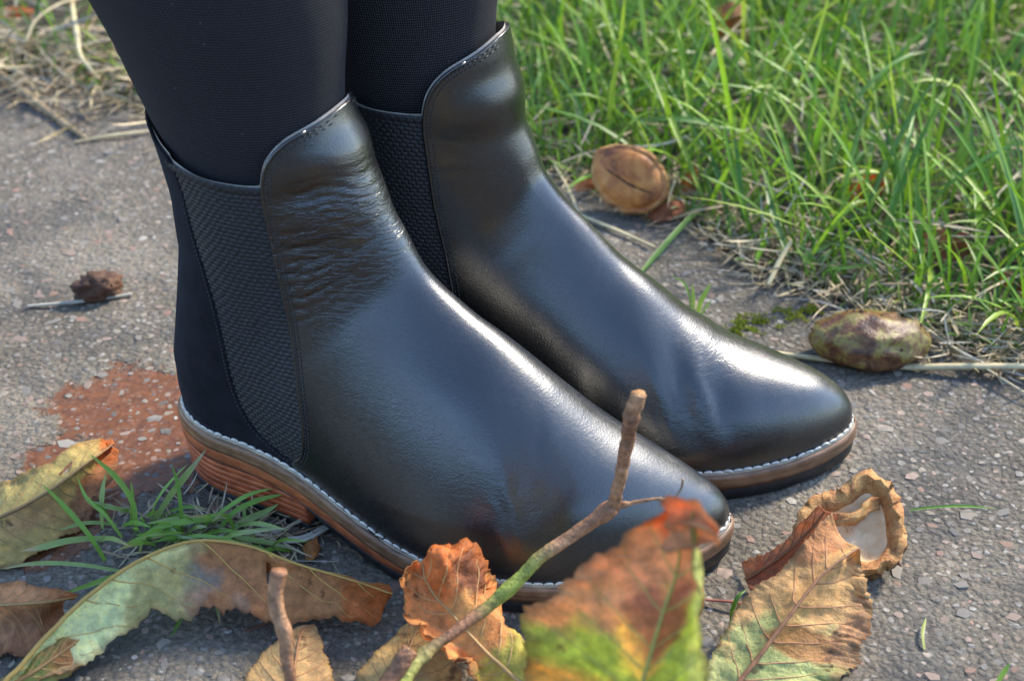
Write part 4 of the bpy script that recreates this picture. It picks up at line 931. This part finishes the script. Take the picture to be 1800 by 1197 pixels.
# ------------------------------------------------------------------ twigs and straws
M_BARK = vcol_mat('twig_bark', .6, .4, 0, 420, .9, .0014, .6, 330)
M_STRAW = vcol_mat('straw', .5, .45, .1, 700, .3, .0003, .22, 160)
def twig(pts, rad, cols, seed, label=None, parent=None, org=None, nm='twig', n=70, knots=(), cat='twig', group=None, part='stem', ns=14):
    p = catmull(np.array(pts), n); t = np.linspace(0, 1, n)
    r = .7*np.interp(t, np.linspace(0, 1, len(rad)), rad)*(1+.05*np.array([noise.noise(Vector((k*22, seed, 0))) for k in t]))
    for (k, a, w) in knots: r = r*(1+a*np.exp(-((t-k)/w)**2))
    p = p+np.stack([[.0006*noise.noise(Vector((k*9, seed, q))) for k in t] for q in (1, 2, 3)], -1)
    V, F = tube(p, r, ns); V = np.array(V)
    V += np.stack([fbm(V, 420, 2, seed), fbm(V, 420, 2, seed+3), fbm(V, 420, 2, seed+8)], -1)*r.mean()*.10
    C = np.stack([np.interp(t, np.linspace(0, 1, len(cols)), [c[k] for c in cols]) for k in range(3)], -1); C = np.repeat(C, ns, 0)
    C *= (1+.35*fbm(V*np.array([1, 1, 1]), 240, 3, seed))[:, None]
    if parent is None:
        org = np.array([p[:, 0].mean(), p[:, 1].mean(), 0]); parent = empty(nm, org, 0, label, cat, group)
    o = mk(part, V-org, F, M_BARK, parent, cols=np.clip(C, .01, .8)); return parent, org, p
BARK = (.27, .125, .06); BARKD = (.16, .07, .035); GREEN = (.25, .28, .045); BARKL = (.36, .19, .095)
tw, org, tp = twig([P(640, 1318, y=-.224), P(700, 1215, y=-.214), P(745, 1150, y=-.198), P(800, 1108, y=-.186), P(858, 1066, y=-.176), P(900, 1030, y=-.170), P(955, 975, y=-.162), P(1010, 938, y=-.156), P(1078, 890, y=-.150)], [.0040, .0038, .0036, .0034, .0034, .0037, .0039, .0040, .0044], [GREEN, GREEN, GREEN, (.24, .2, .06), BARKD, BARK, GREEN, GREEN, BARKL, BARK, BARK], 2.0, 'forked twig, part green, rising in front of the boot toe', knots=((.32, .35, .015), (.52, .18, .03), (.62, .3, .03), (.97, .3, .03)))
twig([P(1078, 892, y=-.150), P(1090, 840, y=-.150), P(1102, 780, y=-.149), P(1112, 725, y=-.148), P(1122, 692, y=-.147)], [.0042, .0036, .0037, .0040, .0046, .0047], [BARK, BARKL, BARK, BARKD, BARKL], 3.0, parent=tw, org=org, part='upright_stub', knots=((.80, .12, .02), (.9, .10, .015), (.55, .1, .02)))
twig([P(1080, 890, y=-.150), P(1115, 883, y=-.150), P(1150, 877, y=-.150), P(1180, 876, y=-.150), P(1196, 862, y=-.150), P(1200, 842, y=-.150)], [.0021, .0013, .0011, .0009, .0007, .0008], [BARK, BARKL, BARKL, (.25, .2, .15), (.22, .15, .1)], 4.0, parent=tw, org=org, part='side_shoot', n=50, ns=8, knots=((.55, .5, .02), (.12, .4, .03)))
# pale broken end
e = tp[-1]; tip = P(1122, 692, y=-.147)
V, F = ico(2); V = V*np.array([.0029, .0027, .0010])*(1+.25*fbm(V, 2.2, 2, 9))[:, None]; mk('broken_end', V+tip-org, F, M_BARK, tw, cols=np.tile((.44, .22, .08), (len(V), 1)))
t2, org2, _ = twig([P(516, 1362, y=-.230), P(512, 1280, y=-.228), P(508, 1190, y=-.222), P(500, 1115, y=-.216), P(484, 1055, y=-.211), P(490, 1003, y=-.207)], [.0030, .0030, .0032, .0035, .0042, .0045], [BARKD, BARK, BARKD, BARK, BARKL, BARK], 5.0, 'pale brown upright twig stub crossing the arched leaf', knots=((.72, .10, .03),))
t3, org3, _ = twig([P(604, 1372, y=-.236), P(650, 1260, y=-.232), P(682, 1200, y=-.222), P(722, 1140, y=-.213)], [.0052, .0050, .0048], [BARKD, BARKD, BARK], 6.0, 'thick brown twig stub beside the green twig end', knots=((.9, .12, .04),))
def straw(pts, r, col, label, group='dry straws on the paving', n=60, ns=8, knots=(), seed=1.0, cat='straw'):
    p = catmull(np.array(pts), n); t = np.linspace(0, 1, n); rr = np.interp(t, np.linspace(0, 1, len(r)), r)
    for k in knots: rr = rr*(1+.3*np.exp(-((t-k)/.008)**2))
    V, F = tube(p, rr, ns, squash=.75); C = np.tile(col, (len(V), 1))*(1+.25*fbm(np.array(V), 60, 3, seed))[:, None]
    for k in knots: C *= np.repeat(1-.5*np.exp(-((t-k)/.006)**2), ns)[:, None]
    org = np.array([p[:, 0].mean(), p[:, 1].mean(), 0]); root = mk('dry_straw', np.array(V)-org, F, M_STRAW, cols=np.clip(C, .01, .8)); root.location = org
    tag(root, label, cat, group); return root
SC = (.60, .49, .27); SC2 = (.50, .40, .23); SC3 = (.30, .22, .12)
straw([P(1330, 615, z=.0022), P(1420, 628, z=.0022), P(1520, 638, z=.0024), P(1590, 644, z=.0024), P(1700, 644, z=.006), P(1860, 644, z=.008)], [.0013, .0019, .0022, .0024, .0024, .0021], SC, 'thick pale straw with a joint lying beside the lumpy husk', knots=(.52,))
straw([P(1490, 500, z=.006), P(1580, 545, z=.006), P(1660, 600, z=.007), P(1760, 665, z=.0055), P(1850, 720, z=.002)], [.0006, .0010, .0011, .0009, .0007], SC2, 'thin straw crossing over the thick jointed straw')
straw([P(-60, 80, z=.004), P(20, 145, z=.006), P(90, 200, z=.004), P(150, 243, z=.0025)], [.0022, .0026, .0030, .0020], SC3, 'long bent dry stalk behind the heel reaching into the grass')
straw([P(130, 250, z=.002), P(190, 240, z=.003), P(270, 230, z=.002)], [.0010, .0019, .0014], SC2, 'pale flat straw pointing at the back of the boot shaft')
straw([P(965, 352, z=.003), P(1020, 378, z=.003), P(1085, 405, z=.003), P(1150, 434, z=.002)], [.0009, .0013, .0013, .0010], SC, 'straight straw on the paving behind the far boot instep')
straw([P(975, 290, z=.008), P(1000, 335, z=.006), P(1030, 408, z=.002)], [.0008, .0012, .0011], SC2, 'short straw leaning from the lawn across another straw')
straw([P(1350, 502, z=.003), P(1370, 460, z=.012), P(1390, 425, z=.02)], [.0014, .0018, .0013], SC, 'stubby straw standing at the lawn edge')
straw([P(1295, 462, z=.0025), P(1375, 432, z=.004), P(1470, 388, z=.008)], [.0012, .0016, .0012], (.22, .14, .09), 'dark dry stem lying along the lawn edge')
straw([P(48, 538, z=.0022), P(140, 530, z=.0022), P(232, 517, z=.0022)], [.0010, .0014, .0012], (.46, .42, .33), 'pale stick under the small dark husk')
straw([P(125, -10, z=.03), P(135, 60, z=.03), P(145, 105, z=.02), P(175, 140, z=.008)], [.0016, .0020, .0022, .0014], SC, 'hooked dry stem bent over near the tights')
straw([P(240, 110, z=.004), P(185, 100, z=.010), P(110, 130, z=.008), P(75, 165, z=.004)], [.0012, .0015, .0015, .0010], SC3, 'dry stem lying across the hooked stem')
straw([P(45, 75, z=.02), P(60, 40, z=.03), P(100, 10, z=.035), P(150, -5, z=.03)], [.0012, .0015, .0015, .0012], SC2, 'arched dry stem in the lawn behind the heel')
straw([P(535, 1057, z=.0015), P(500, 1080, z=.002), P(430, 1110, z=.0015)], [.0004, .0006, .0005], BARKD, 'fine brown stem on the paving under the arched leaf')
straw([P(1240, 1054, z=.002), P(1290, 1058, z=.003), P(1325, 1066, z=.003)], [.0006, .0008, .0008], (.30, .10, .06), 'thin reddish leaf stalk between the two large leaves')
# ------------------------------------------------------------------ grass
M_GRASS = vcol_mat('grass_blade', .42, .45, .38, None, 0, 0, .18, 120)
def blade_batch(base, az, lean, length, width, curl, col, nseg=7, twist=None, tipcol=None):
    """many blades at once: base (n,3); az, lean, length, width, curl (n,); col (n,3). Returns V, F, C"""
    n = len(base); t = np.linspace(0, 1, nseg+1)
    ang = lean[:, None]+curl[:, None]*t[None]**1.3            # angle from vertical along the blade
    ds = length[:, None]/nseg
    h = np.concatenate([np.zeros((n, 1)), np.cumsum(np.sin(ang[:, :-1])*ds, 1)], 1); z = np.concatenate([np.zeros((n, 1)), np.cumsum(np.cos(ang[:, :-1])*ds, 1)], 1)
    tw = (twist if twist is not None else RNG.normal(0, .5, n))[:, None]*t[None]
    ca, sa = np.cos(az)[:, None], np.sin(az)[:, None]
    side = RNG.normal(0, .06, n)[:, None]*length[:, None]*t[None]**2
    cx = base[:, 0:1]+h*ca-side*sa; cy = base[:, 1:2]+h*sa+side*ca; cz = base[:, 2:3]+z
    w = width[:, None]*.5*(.55+.9*t[None]-.2*t[None]**2)*np.clip((1-t[None])*2.6, .0, 1)**.6; w[:, -1] = width*.02
    px = -sa*np.cos(tw)+ca*np.sin(tw)*np.cos(ang); py = ca*np.cos(tw)+sa*np.sin(tw)*np.cos(ang); pz = -np.sin(tw)*np.sin(ang)
    nx, ny, nz_ = -ca*np.cos(ang), -sa*np.cos(ang), np.sin(ang)
    fold = w*.45
    C0 = np.stack([cx-nx*fold, cy-ny*fold, cz-nz_*fold], -1); L = np.stack([cx-px*w, cy-py*w, cz-pz*w], -1); R = np.stack([cx+px*w, cy+py*w, cz+pz*w], -1)
    V = np.stack([L, C0, R], 2)                                # n, seg+1, 3, 3
    V[..., 2] = np.maximum(V[..., 2], .0008+.0*V[..., 2]) if not ALLOW_LOW else V[..., 2]
    k = (nseg+1)*3; o = (np.arange(n)*k)[:, None, None]; i = (np.arange(nseg)*3)[None, :, None]
    q = np.concatenate([np.stack([o+i+0, o+i+1, o+i+4, o+i+3], -1), np.stack([o+i+1, o+i+2, o+i+5, o+i+4], -1)], 2).reshape(-1, 4)
    tt = np.broadcast_to(t[None, :, None, None], V.shape[:3]+(1,))
    cc = col[:, None, None, :]*(1.0+0*tt)
    if tipcol is not None: cc = cc*(1-np.clip((tt-.75)*4, 0, 1))+tipcol[:, None, None, :]*np.clip((tt-.75)*4, 0, 1)
    cc = np.broadcast_to(cc, V.shape)
    return V.reshape(-1, 3), q, cc.reshape(-1, 3)
ALLOW_LOW = True
def pick(cols, w, n):
    i = RNG.choice(len(cols), n, p=np.array(w)/sum(w)); return np.array(cols)[i]*(1+RNG.normal(0, .14, (n, 1)))
GR = [(.10, .22, .018), (.15, .30, .020), (.21, .37, .028), (.08, .19, .030), (.29, .41, .045), (.13, .26, .05)]
DRYPASS = False
def lawn_pts(n, x0, x1, y1, lo=0.0, hi=9.0):
    out = []
    while len(out) < n:
        m = (n-len(out))*2+100; x = RNG.uniform(x0, x1, m); y = RNG.uniform(-.2, y1, m); d = y-edge_y(x)
        cl = np.array([noise.noise(Vector((a*9, b*9, 4))) for a, b in zip(x, y)])
        thin = np.where(x < -.12, .28, 1.0) if not DRYPASS else 1.0
        ok = (RNG.random(m) < thin) & (d > lo+.014*np.array([noise.noise(Vector((a*30, 9, 0))) for a in x])) & (d < hi) & (RNG.random(m) < .75+.8*cl); out += list(zip(x[ok], y[ok]))
    return np.array(out[:n])
batches = []
def add(n, x0, x1, y1, lo, hi, Lr, Wr, lean, curl, cols, wts, z=-.004):
    p = lawn_pts(n, x0, x1, y1, lo, hi); base = np.c_[p, np.full(n, z)]
    az = RNG.uniform(0, 2*math.pi, n)
    L = RNG.uniform(*Lr, n)*RNG.uniform(.7, 1.1, n); W = RNG.uniform(*Wr, n); col = pick(cols, wts, n)
    tip = col*.5+np.array((.34, .27, .09))*.5; tip = np.where(RNG.random((n, 1)) < .22, tip, col)
    batches.append(blade_batch(base, az, np.abs(RNG.normal(lean, .28, n)), L, W, RNG.normal(curl, .5, n), np.clip(col, .01, .6), tipcol=tip))
GW = (3, 4, 3, 2, 1.6, 2)
add(10500, -.75, .85, 1.25, .006, 9, (.022, .050), (.0013, .0027), .40, .7, GR, GW)
add(4200, -.75, .85, 1.25, .022, 9, (.045, .085), (.0017, .0033), .38, .7, GR, GW)
add(1500, -.75, .85, 1.25, .03, 9, (.07, .125), (.0020, .0038), .42, .8, GR, GW)
add(500, .05, .55, .8, .03, 9, (.08, .15), (.0026, .0046), .5, .7, GR, (1, 2, 4, 1, 3, 2))
add(260, .02, .50, .65, .012, .40, (.06, .13), (.0030, .0050), .55, .7, GR, (1, 2, 4, 1, 4, 2))
add(900, -.60, .60, .8, -.006, .03, (.010, .030), (.0010, .0020), .6, .8, GR, GW, -.001)
V = np.concatenate([b[0] for b in batches]); off = np.cumsum([0]+[len(b[0]) for b in batches]); F = np.concatenate([b[1]+o for b, o in zip(batches, off)]); C = np.concatenate([b[2] for b in batches])
tag(mk('grass', V, F, M_GRASS, cols=np.clip(C, .01, .7)), 'dense green lawn grass growing along the edge of the paving', 'grass', kind='stuff')
# dead straw litter between the blades and along the edge
DRY = [(.40, .31, .17), (.33, .25, .13), (.46, .38, .24), (.26, .18, .10), (.38, .33, .25)]
batches = []; ALLOW_LOW = False; DRYPASS = True
def litter(n, lo, hi, x0, x1, y1, Lr, Wr, zr):
    p = lawn_pts(n, x0, x1, y1, lo, hi); base = np.c_[p, RNG.uniform(zr[0], zr[1], n)]
    batches.append(blade_batch(base, RNG.uniform(0, 6.28, n), RNG.normal(1.45, .14, n), RNG.uniform(*Lr, n), RNG.uniform(*Wr, n), RNG.normal(.05, .35, n), np.clip(pick(DRY, (3, 3, 2, 2, 2), n), .02, .6), nseg=6, twist=RNG.normal(0, 1.2, n)))
litter(2600, -.03, .07, -.55, .55, .9, (.008, .03), (.0008, .0018), (.001, .006))
litter(4200, .0, 9, -.6, .65, 1.0, (.015, .055), (.0010, .0022), (.003, .016))
litter(1300, -.030, .045, .13, .38, .5, (.008, .032), (.0007, .0018), (.001, .007))
litter(500, -.05, .12, -.50, -.12, .8, (.02, .07), (.0012, .0030), (.002, .012))
litter(420, .02, 9, -.6, .65, 1.0, (.04, .10), (.0014, .0026), (.006, .03))
V = np.concatenate([b[0] for b in batches]); off = np.cumsum([0]+[len(b[0]) for b in batches]); F = np.concatenate([b[1]+o for b, o in zip(batches, off)]); C = np.concatenate([b[2] for b in batches])
tag(mk('dry_grass_litter', V, F, M_STRAW, cols=np.clip(C, .01, .7)), 'dead straw and dry grass litter strewn along the lawn edge', 'dry grass', kind='stuff')
# moss cushion on the paving
c = [P(1310, 578, z=0), P(1340, 565, z=0), P(1385, 556, z=0), P(1295, 585, z=0), P(1425, 548, z=0)]; rad = [.010, .011, .010, .006, .007]
pts = []
for q, r in zip(c, rad):
    for _ in range(900): 
        a, b_ = random.uniform(0, 6.28), r*math.sqrt(random.random()); mx, my = q[0]+b_*math.cos(a)*1.5, q[1]+b_*math.sin(a)*1.1
        if noise.noise(Vector((mx*160, my*160, 2)))+.25*(1-2*b_/r) > 0: pts.append((mx, my, .0004+.0006*(1-b_/r)))
n = len(pts); col = pick([(.18, .24, .02), (.28, .32, .03), (.11, .16, .02), (.38, .36, .05)], (3, 3, 2, 1), n)
ALLOW_LOW = True
V, F, C = blade_batch(np.array(pts), RNG.uniform(0, 6.28, n), np.abs(RNG.normal(.5, .3, n)), RNG.uniform(.0012, .0026, n), RNG.uniform(.0006, .0010, n), RNG.normal(.3, .4, n), np.clip(col, .01, .5), nseg=2)
tag(mk('moss', V, F, M_GRASS, cols=C), 'low yellow green moss cushion on the paving by the far toe', 'moss', kind='stuff')
# ------------------------------------------------------------------ single blades and tufts
def one_blade(pts, w, col, parent, org, tip=None, nm='blade', n=14, face=None):
    p = catmull(np.array(pts), n); t = np.linspace(0, 1, n); tg = np.gradient(p, axis=0); tg /= np.linalg.norm(tg, axis=1)[:, None]
    view = np.array(CAM)-p; view /= np.linalg.norm(view, axis=1)[:, None]
    f = np.array(face) if face is not None else np.array([random.gauss(0, .35), -.55+random.gauss(0, .25), .8])
    s = np.cross(tg, f/np.linalg.norm(f)); s /= np.linalg.norm(s, axis=1)[:, None]+1e-9
    nr = np.cross(s, tg); ww = w*.5*(.7+.6*t-.2*t*t)*np.clip((1-t)*2.8, 0, 1)**.7; ww[-1] = w*.02
    V = np.stack([p-s*ww[:, None], p-nr*(ww*.4)[:, None]*np.sign((nr*f).sum(1))[:, None], p+s*ww[:, None]], 1).reshape(-1, 3)
    F = [(i*3+a, i*3+a+1, (i+1)*3+a+1, (i+1)*3+a) for i in range(n-1) for a in (0, 1)]
    C = np.tile(col, (n, 1)); 
    if tip is not None: k = np.clip((t-.62)*3.5+.35*np.array([noise.noise(Vector((q*9, w*900, 2))) for q in t]), 0, 1)[:, None]; C = C*(1-k)+np.array(tip)*k
    return mk(nm, V-org, F, M_GRASS, parent, cols=np.clip(np.repeat(C, 3, 0), .01, .7))
TC = [(.20, .37, .05), (.26, .42, .07), (.33, .44, .13), (.17, .32, .05)]; TD = (.42, .33, .15); TW = (.40, .40, .22)
org = P(275, 935, z=0); tuft = empty('grass_tuft', org, 0, 'ragged tuft of green grass growing beside the heel', 'grass tuft')
B = lambda u, v, z: P(u, v, z=z)
def tb(pts, w, ci=None, tip=None): one_blade([B(*q) for q in pts], w*.78, TC[ci if ci is not None else random.randrange(4)], tuft, org, tip)
tb([(265, 925, .002), (300, 870, .020), (335, 825, .036), (362, 790, .046)], .0042, 2, TW)
tb([(262, 930, .002), (275, 880, .018), (310, 835, .030), (330, 815, .036)], .0030, 0)
tb([(240, 935, .002), (232, 880, .018), (205, 840, .030), (158, 798, .044)], .0036, 1)
tb([(185, 985, .002), (160, 945, .014), (118, 895, .028), (74, 850, .042)], .0034, 0)
tb([(180, 930, .002), (178, 890, .014), (182, 850, .024), (188, 828, .030)], .0046, 2)
tb([(215, 945, .003), (185, 905, .014), (150, 872, .020), (135, 835, .028)], .0026, 1)
tb([(190, 945, .004), (120, 950, .010), (70, 962, .008), (38, 968, .003)], .0042, 2, TD)
tb([(220, 1005, .003), (140, 992, .008), (60, 990, .008), (0, 1000, .003)], .0028, 2, TD)
tb([(235, 900, .006), (190, 890, .014), (150, 880, .016)], .0034, 2, TW)
tb([(235, 960, .002), (270, 930, .010), (340, 915, .014), (395, 912, .012)], .0046, 1)
tb([(350, 930, .003), (395, 895, .012), (440, 868, .020), (478, 858, .022)], .0034, 0)
tb([(380, 940, .003), (405, 905, .010), (450, 880, .016), (500, 868, .018)], .0036, 0)
tb([(390, 945, .002), (430, 915, .006), (465, 900, .008), (490, 885, .012)], .0044, 2)
tb([(330, 960, .002), (390, 945, .006), (455, 950, .006), (530, 968, .002)], .0042, 2, TW)
tb([(320, 940, .002), (318, 895, .018), (312, 850, .030), (302, 815, .040)], .0026, 3)
tb([(230, 925, .003), (232, 895, .012), (232, 860, .022), (230, 845, .026)], .0024, 1)
tb([(415, 940, .002), (405, 915, .010), (388, 905, .016), (372, 918, .014)], .0026, 0, TD)
tb([(330, 990, .002), (322, 1040, .004), (318, 1085, .003), (300, 1120, .001)], .0036, 3)
tb([(370, 1010, .002), (380, 1060, .004), (388, 1100, .001)], .0026, 0, TD)
tb([(405, 925, .003), (412, 945, .006), (420, 975, .002)], .0032, 0)
tb([(260, 985, .003), (220, 1005, .008), (150, 1030, .006), (105, 1045, .002)], .0032, 1)
tb([(420, 960, .002), (440, 945, .006), (450, 935, .010)], .0030, 2, TW)
for k in range(44):
    u, v = random.gauss(300, 75), random.gauss(938, 24); an = random.uniform(0, 2*math.pi); L = random.uniform(45, 120); z1 = random.uniform(.006, .026)
    e = (u+L*math.cos(an)*1.1, v-L*abs(math.sin(an))*.5+25*random.random()); tb([(u, v, .001), ((u+e[0])/2, (v+e[1])/2-8, z1*.8), (*e, z1)], random.uniform(.0020, .0038), None, random.choice([None, None, TW, TD]))
batches = []; ALLOW_LOW = False
n = 260; q = np.array([P(random.gauss(420, 100), random.gauss(935, 32), z=0) for _ in range(n)]); q[:, 2] = RNG.uniform(.0008, .004, n)
V, F, C = blade_batch(q, RNG.uniform(0, 6.28, n), RNG.normal(1.45, .12, n), RNG.uniform(.006, .028, n), RNG.uniform(.0006, .0015, n), RNG.normal(0, .4, n), np.clip(pick(DRY, (3, 3, 3, 2, 2), n), .02, .6), nseg=6, twist=RNG.normal(0, 1, n))
o = mk('dead_blades', V-org, F, M_STRAW, tuft, cols=C); o['kind'] = 'stuff'
# pale grass seed head lying by the tuft
sh = empty('seed_head', P(540, 945, z=0), 0, 'pale dry grass seed head lying between the tuft and the boot', 'seed head'); so = P(540, 945, z=0)
p = catmull([P(478, 952, z=.002), P(530, 948, z=.003), P(585, 922, z=.003)], 24); a, f = tube(p-so, .0005, 6); mk('stem', a, f, M_STRAW, sh, cols=np.tile(SC2, (len(a), 1)))
for i in range(4, 24):
    for s in (-1, 1):
        d = (p[min(i+1, 23)]-p[i-1]); d /= np.linalg.norm(d); s_ = np.cross(d, (0, 0, 1)); a, f = tube(np.array([p[i], p[i]+d*.0025+s_*s*.0014+(0, 0, .0006), p[i]+d*.0055+s_*s*.0022+(0, 0, .0008)])-so, [.0003, .0009, .0001], 6); mk('husk_scale', a, f, M_STRAW, sh, cols=np.tile((.50, .46, .36), (len(a), 1)))
def loose(pts, w, col, label, tip=None, nm='grass_sprig', face=None):
    p = [P(*q) for q in pts]; o_ = np.array([np.mean([a[0] for a in p]), np.mean([a[1] for a in p]), 0]); o = one_blade(p, w, col, None, o_, tip, nm, 20, face); o.location = o_; tag(o, label, 'grass blade', 'single grass blades on the paving')
loose([(1600, 896, .002), (1640, 891, .003), (1700, 889, .003), (1752, 894, .002)], .0014, TC[0], 'thin green blade lying flat to the right of the open husk')
loose([(1625, 1140, .001), (1622, 1115, .003), (1628, 1085, .003)], .0018, (.30, .34, .07), 'short yellow green blade on the bare paving')
loose([(1750, 1205, .001), (1762, 1185, .004), (1775, 1165, .007)], .0026, TC[1], 'stubby green blade at the corner of the paving')
loose([(1283, 1095, .002), (1288, 1070, .012), (1300, 1045, .018), (1312, 1036, .018)], .0022, (.11, .22, .02), 'curved green blade beside the reddish leaf stalk')
loose([(1240, 352, .012), (1205, 390, .010), (1160, 440, .006), (1113, 495, .003)], .0044, (.11, .22, .03), 'broad green blade arching from the lawn onto the paving')
loose([(1345, 300, .035), (1355, 360, .028), (1375, 420, .016), (1398, 482, .004)], .0040, (.10, .20, .05), 'broad green blade hanging from the lawn past the stubby straw')
org = P(1222, 555, z=0); tf = empty('grass_tuft', org, 0, 'few thin green blades sprouting beside the far boot instep', 'grass tuft')
for pts, w in (([(1215, 552, .001), (1212, 520, .010), (1200, 495, .016), (1180, 485, .018)], .0016), ([(1225, 560, .001), (1232, 530, .012), (1250, 498, .022)], .0032), ([(1220, 556, .001), (1219, 525, .010), (1217, 498, .018)], .0020), ([(1228, 562, .001), (1240, 542, .006), (1252, 525, .010)], .0016), ([(1208, 548, .001), (1196, 538, .005), (1185, 535, .006)], .0014)):
    one_blade([P(*q) for q in pts], w, TC[1], tf, org)
org = P(1440, 480, z=0); tf = empty('grass_tuft', org, 0, 'sparse seedling tuft in the straw litter above the lumpy husk', 'grass tuft')
for k in range(22):
    u, v = random.gauss(1440, 26), random.gauss(490, 10); one_blade([P(u, v, .001), P(u+random.gauss(0, 8), v-22, .010), P(u+random.gauss(0, 22), v-random.uniform(30, 70), random.uniform(.012, .024))], random.uniform(.0010, .0020), TC[k % 4], tf, org)

# ------------------------------------------------------------------ unseen hedging added beyond the lawn so the leather mirrors something dark
M_HEDGE = vcol_mat('added_hedge_leaf', .6, .4, .2, None, 0, 0, .3, 6)
HY, HH = 6.0, 3.3
n = 42000; hx = RNG.uniform(-10, 10, n); hz = RNG.uniform(.02, 1, n)**.9*HH; hy = HY+RNG.normal(0, .22, n)+.2*np.sin(hx*1.3)+.15*np.sin(hz*2.1+hx)
c = np.stack([hx, hy, hz*(1+.05*np.sin(hx*1.1)+.03*np.sin(hx*3.7))], -1); a = RNG.normal(size=(n, 3)); a /= np.linalg.norm(a, axis=1)[:, None]; b_ = np.cross(a, RNG.normal(size=(n, 3))); b_ /= np.linalg.norm(b_, axis=1)[:, None]
s = RNG.uniform(.08, .16, n)[:, None]; V = np.stack([c-a*s, c+b_*s*.5, c+a*s, c-b_*s*.5], 1).reshape(-1, 3); F = np.arange(4*n).reshape(-1, 4)
added_hedge = empty('added_hedge', (0, HY, 0), 0, 'tall dark green hedging added unseen beyond the lawn to darken the boot reflections', 'added_hedge')
o = mk('foliage', V-np.array([0, HY, 0]), F, M_HEDGE, added_hedge, cols=np.repeat(pick([(.05, .075, .02), (.07, .10, .028), (.04, .055, .016)], (2, 2, 1), n), 4, 0))
bx = [(-10, 0, 0), (10, 0, 0), (10, .5, 0), (-10, .5, 0), (-10, 0, HH-.25), (10, 0, HH-.25), (10, .4, HH-.25), (-10, .4, HH-.25)]
mk('twig_core', bx, [(0, 3, 2, 1), (4, 5, 6, 7), (0, 1, 5, 4), (1, 2, 6, 5), (2, 3, 7, 6), (3, 0, 4, 7)], simple('added_hedge_core', (.02, .022, .010), .9), added_hedge, False)

n = 14000; hx = RNG.uniform(-7, 7, n); hz = RNG.uniform(.02, 1.0, n); hy = -4.6+RNG.normal(0, .16, n)+.12*np.sin(hx*1.7)  # second unseen row of hedging, added behind the camera to darken horizon reflections
c = np.stack([hx, hy, hz*(1+.05*np.sin(hx*2.3))], -1); a = RNG.normal(size=(n, 3)); a /= np.linalg.norm(a, axis=1)[:, None]; b_ = np.cross(a, RNG.normal(size=(n, 3))); b_ /= np.linalg.norm(b_, axis=1)[:, None]
s = RNG.uniform(.05, .10, n)[:, None]; V = np.stack([c-a*s, c+b_*s*.5, c+a*s, c-b_*s*.5], 1).reshape(-1, 3); F = np.arange(4*n).reshape(-1, 4)
added_hedge = empty('added_hedge', (0, -4.6, 0), 0, 'low green hedging added unseen behind the camera to darken the boot reflections', 'added_hedge')
o = mk('foliage', V-np.array([0, -4.6, 0]), F, M_HEDGE, added_hedge, cols=np.repeat(pick([(.04, .065, .016), (.055, .09, .022), (.03, .05, .014)], (2, 2, 1), n), 4, 0))
mk('twig_core', [(x*.7, -y-.15, z*.85/(HH-.25)) for x, y, z in bx], [(0, 1, 2, 3), (7, 6, 5, 4), (4, 5, 1, 0), (5, 6, 2, 1), (6, 7, 3, 2), (7, 4, 0, 3)], bpy.data.materials['added_hedge_core'], added_hedge, False)
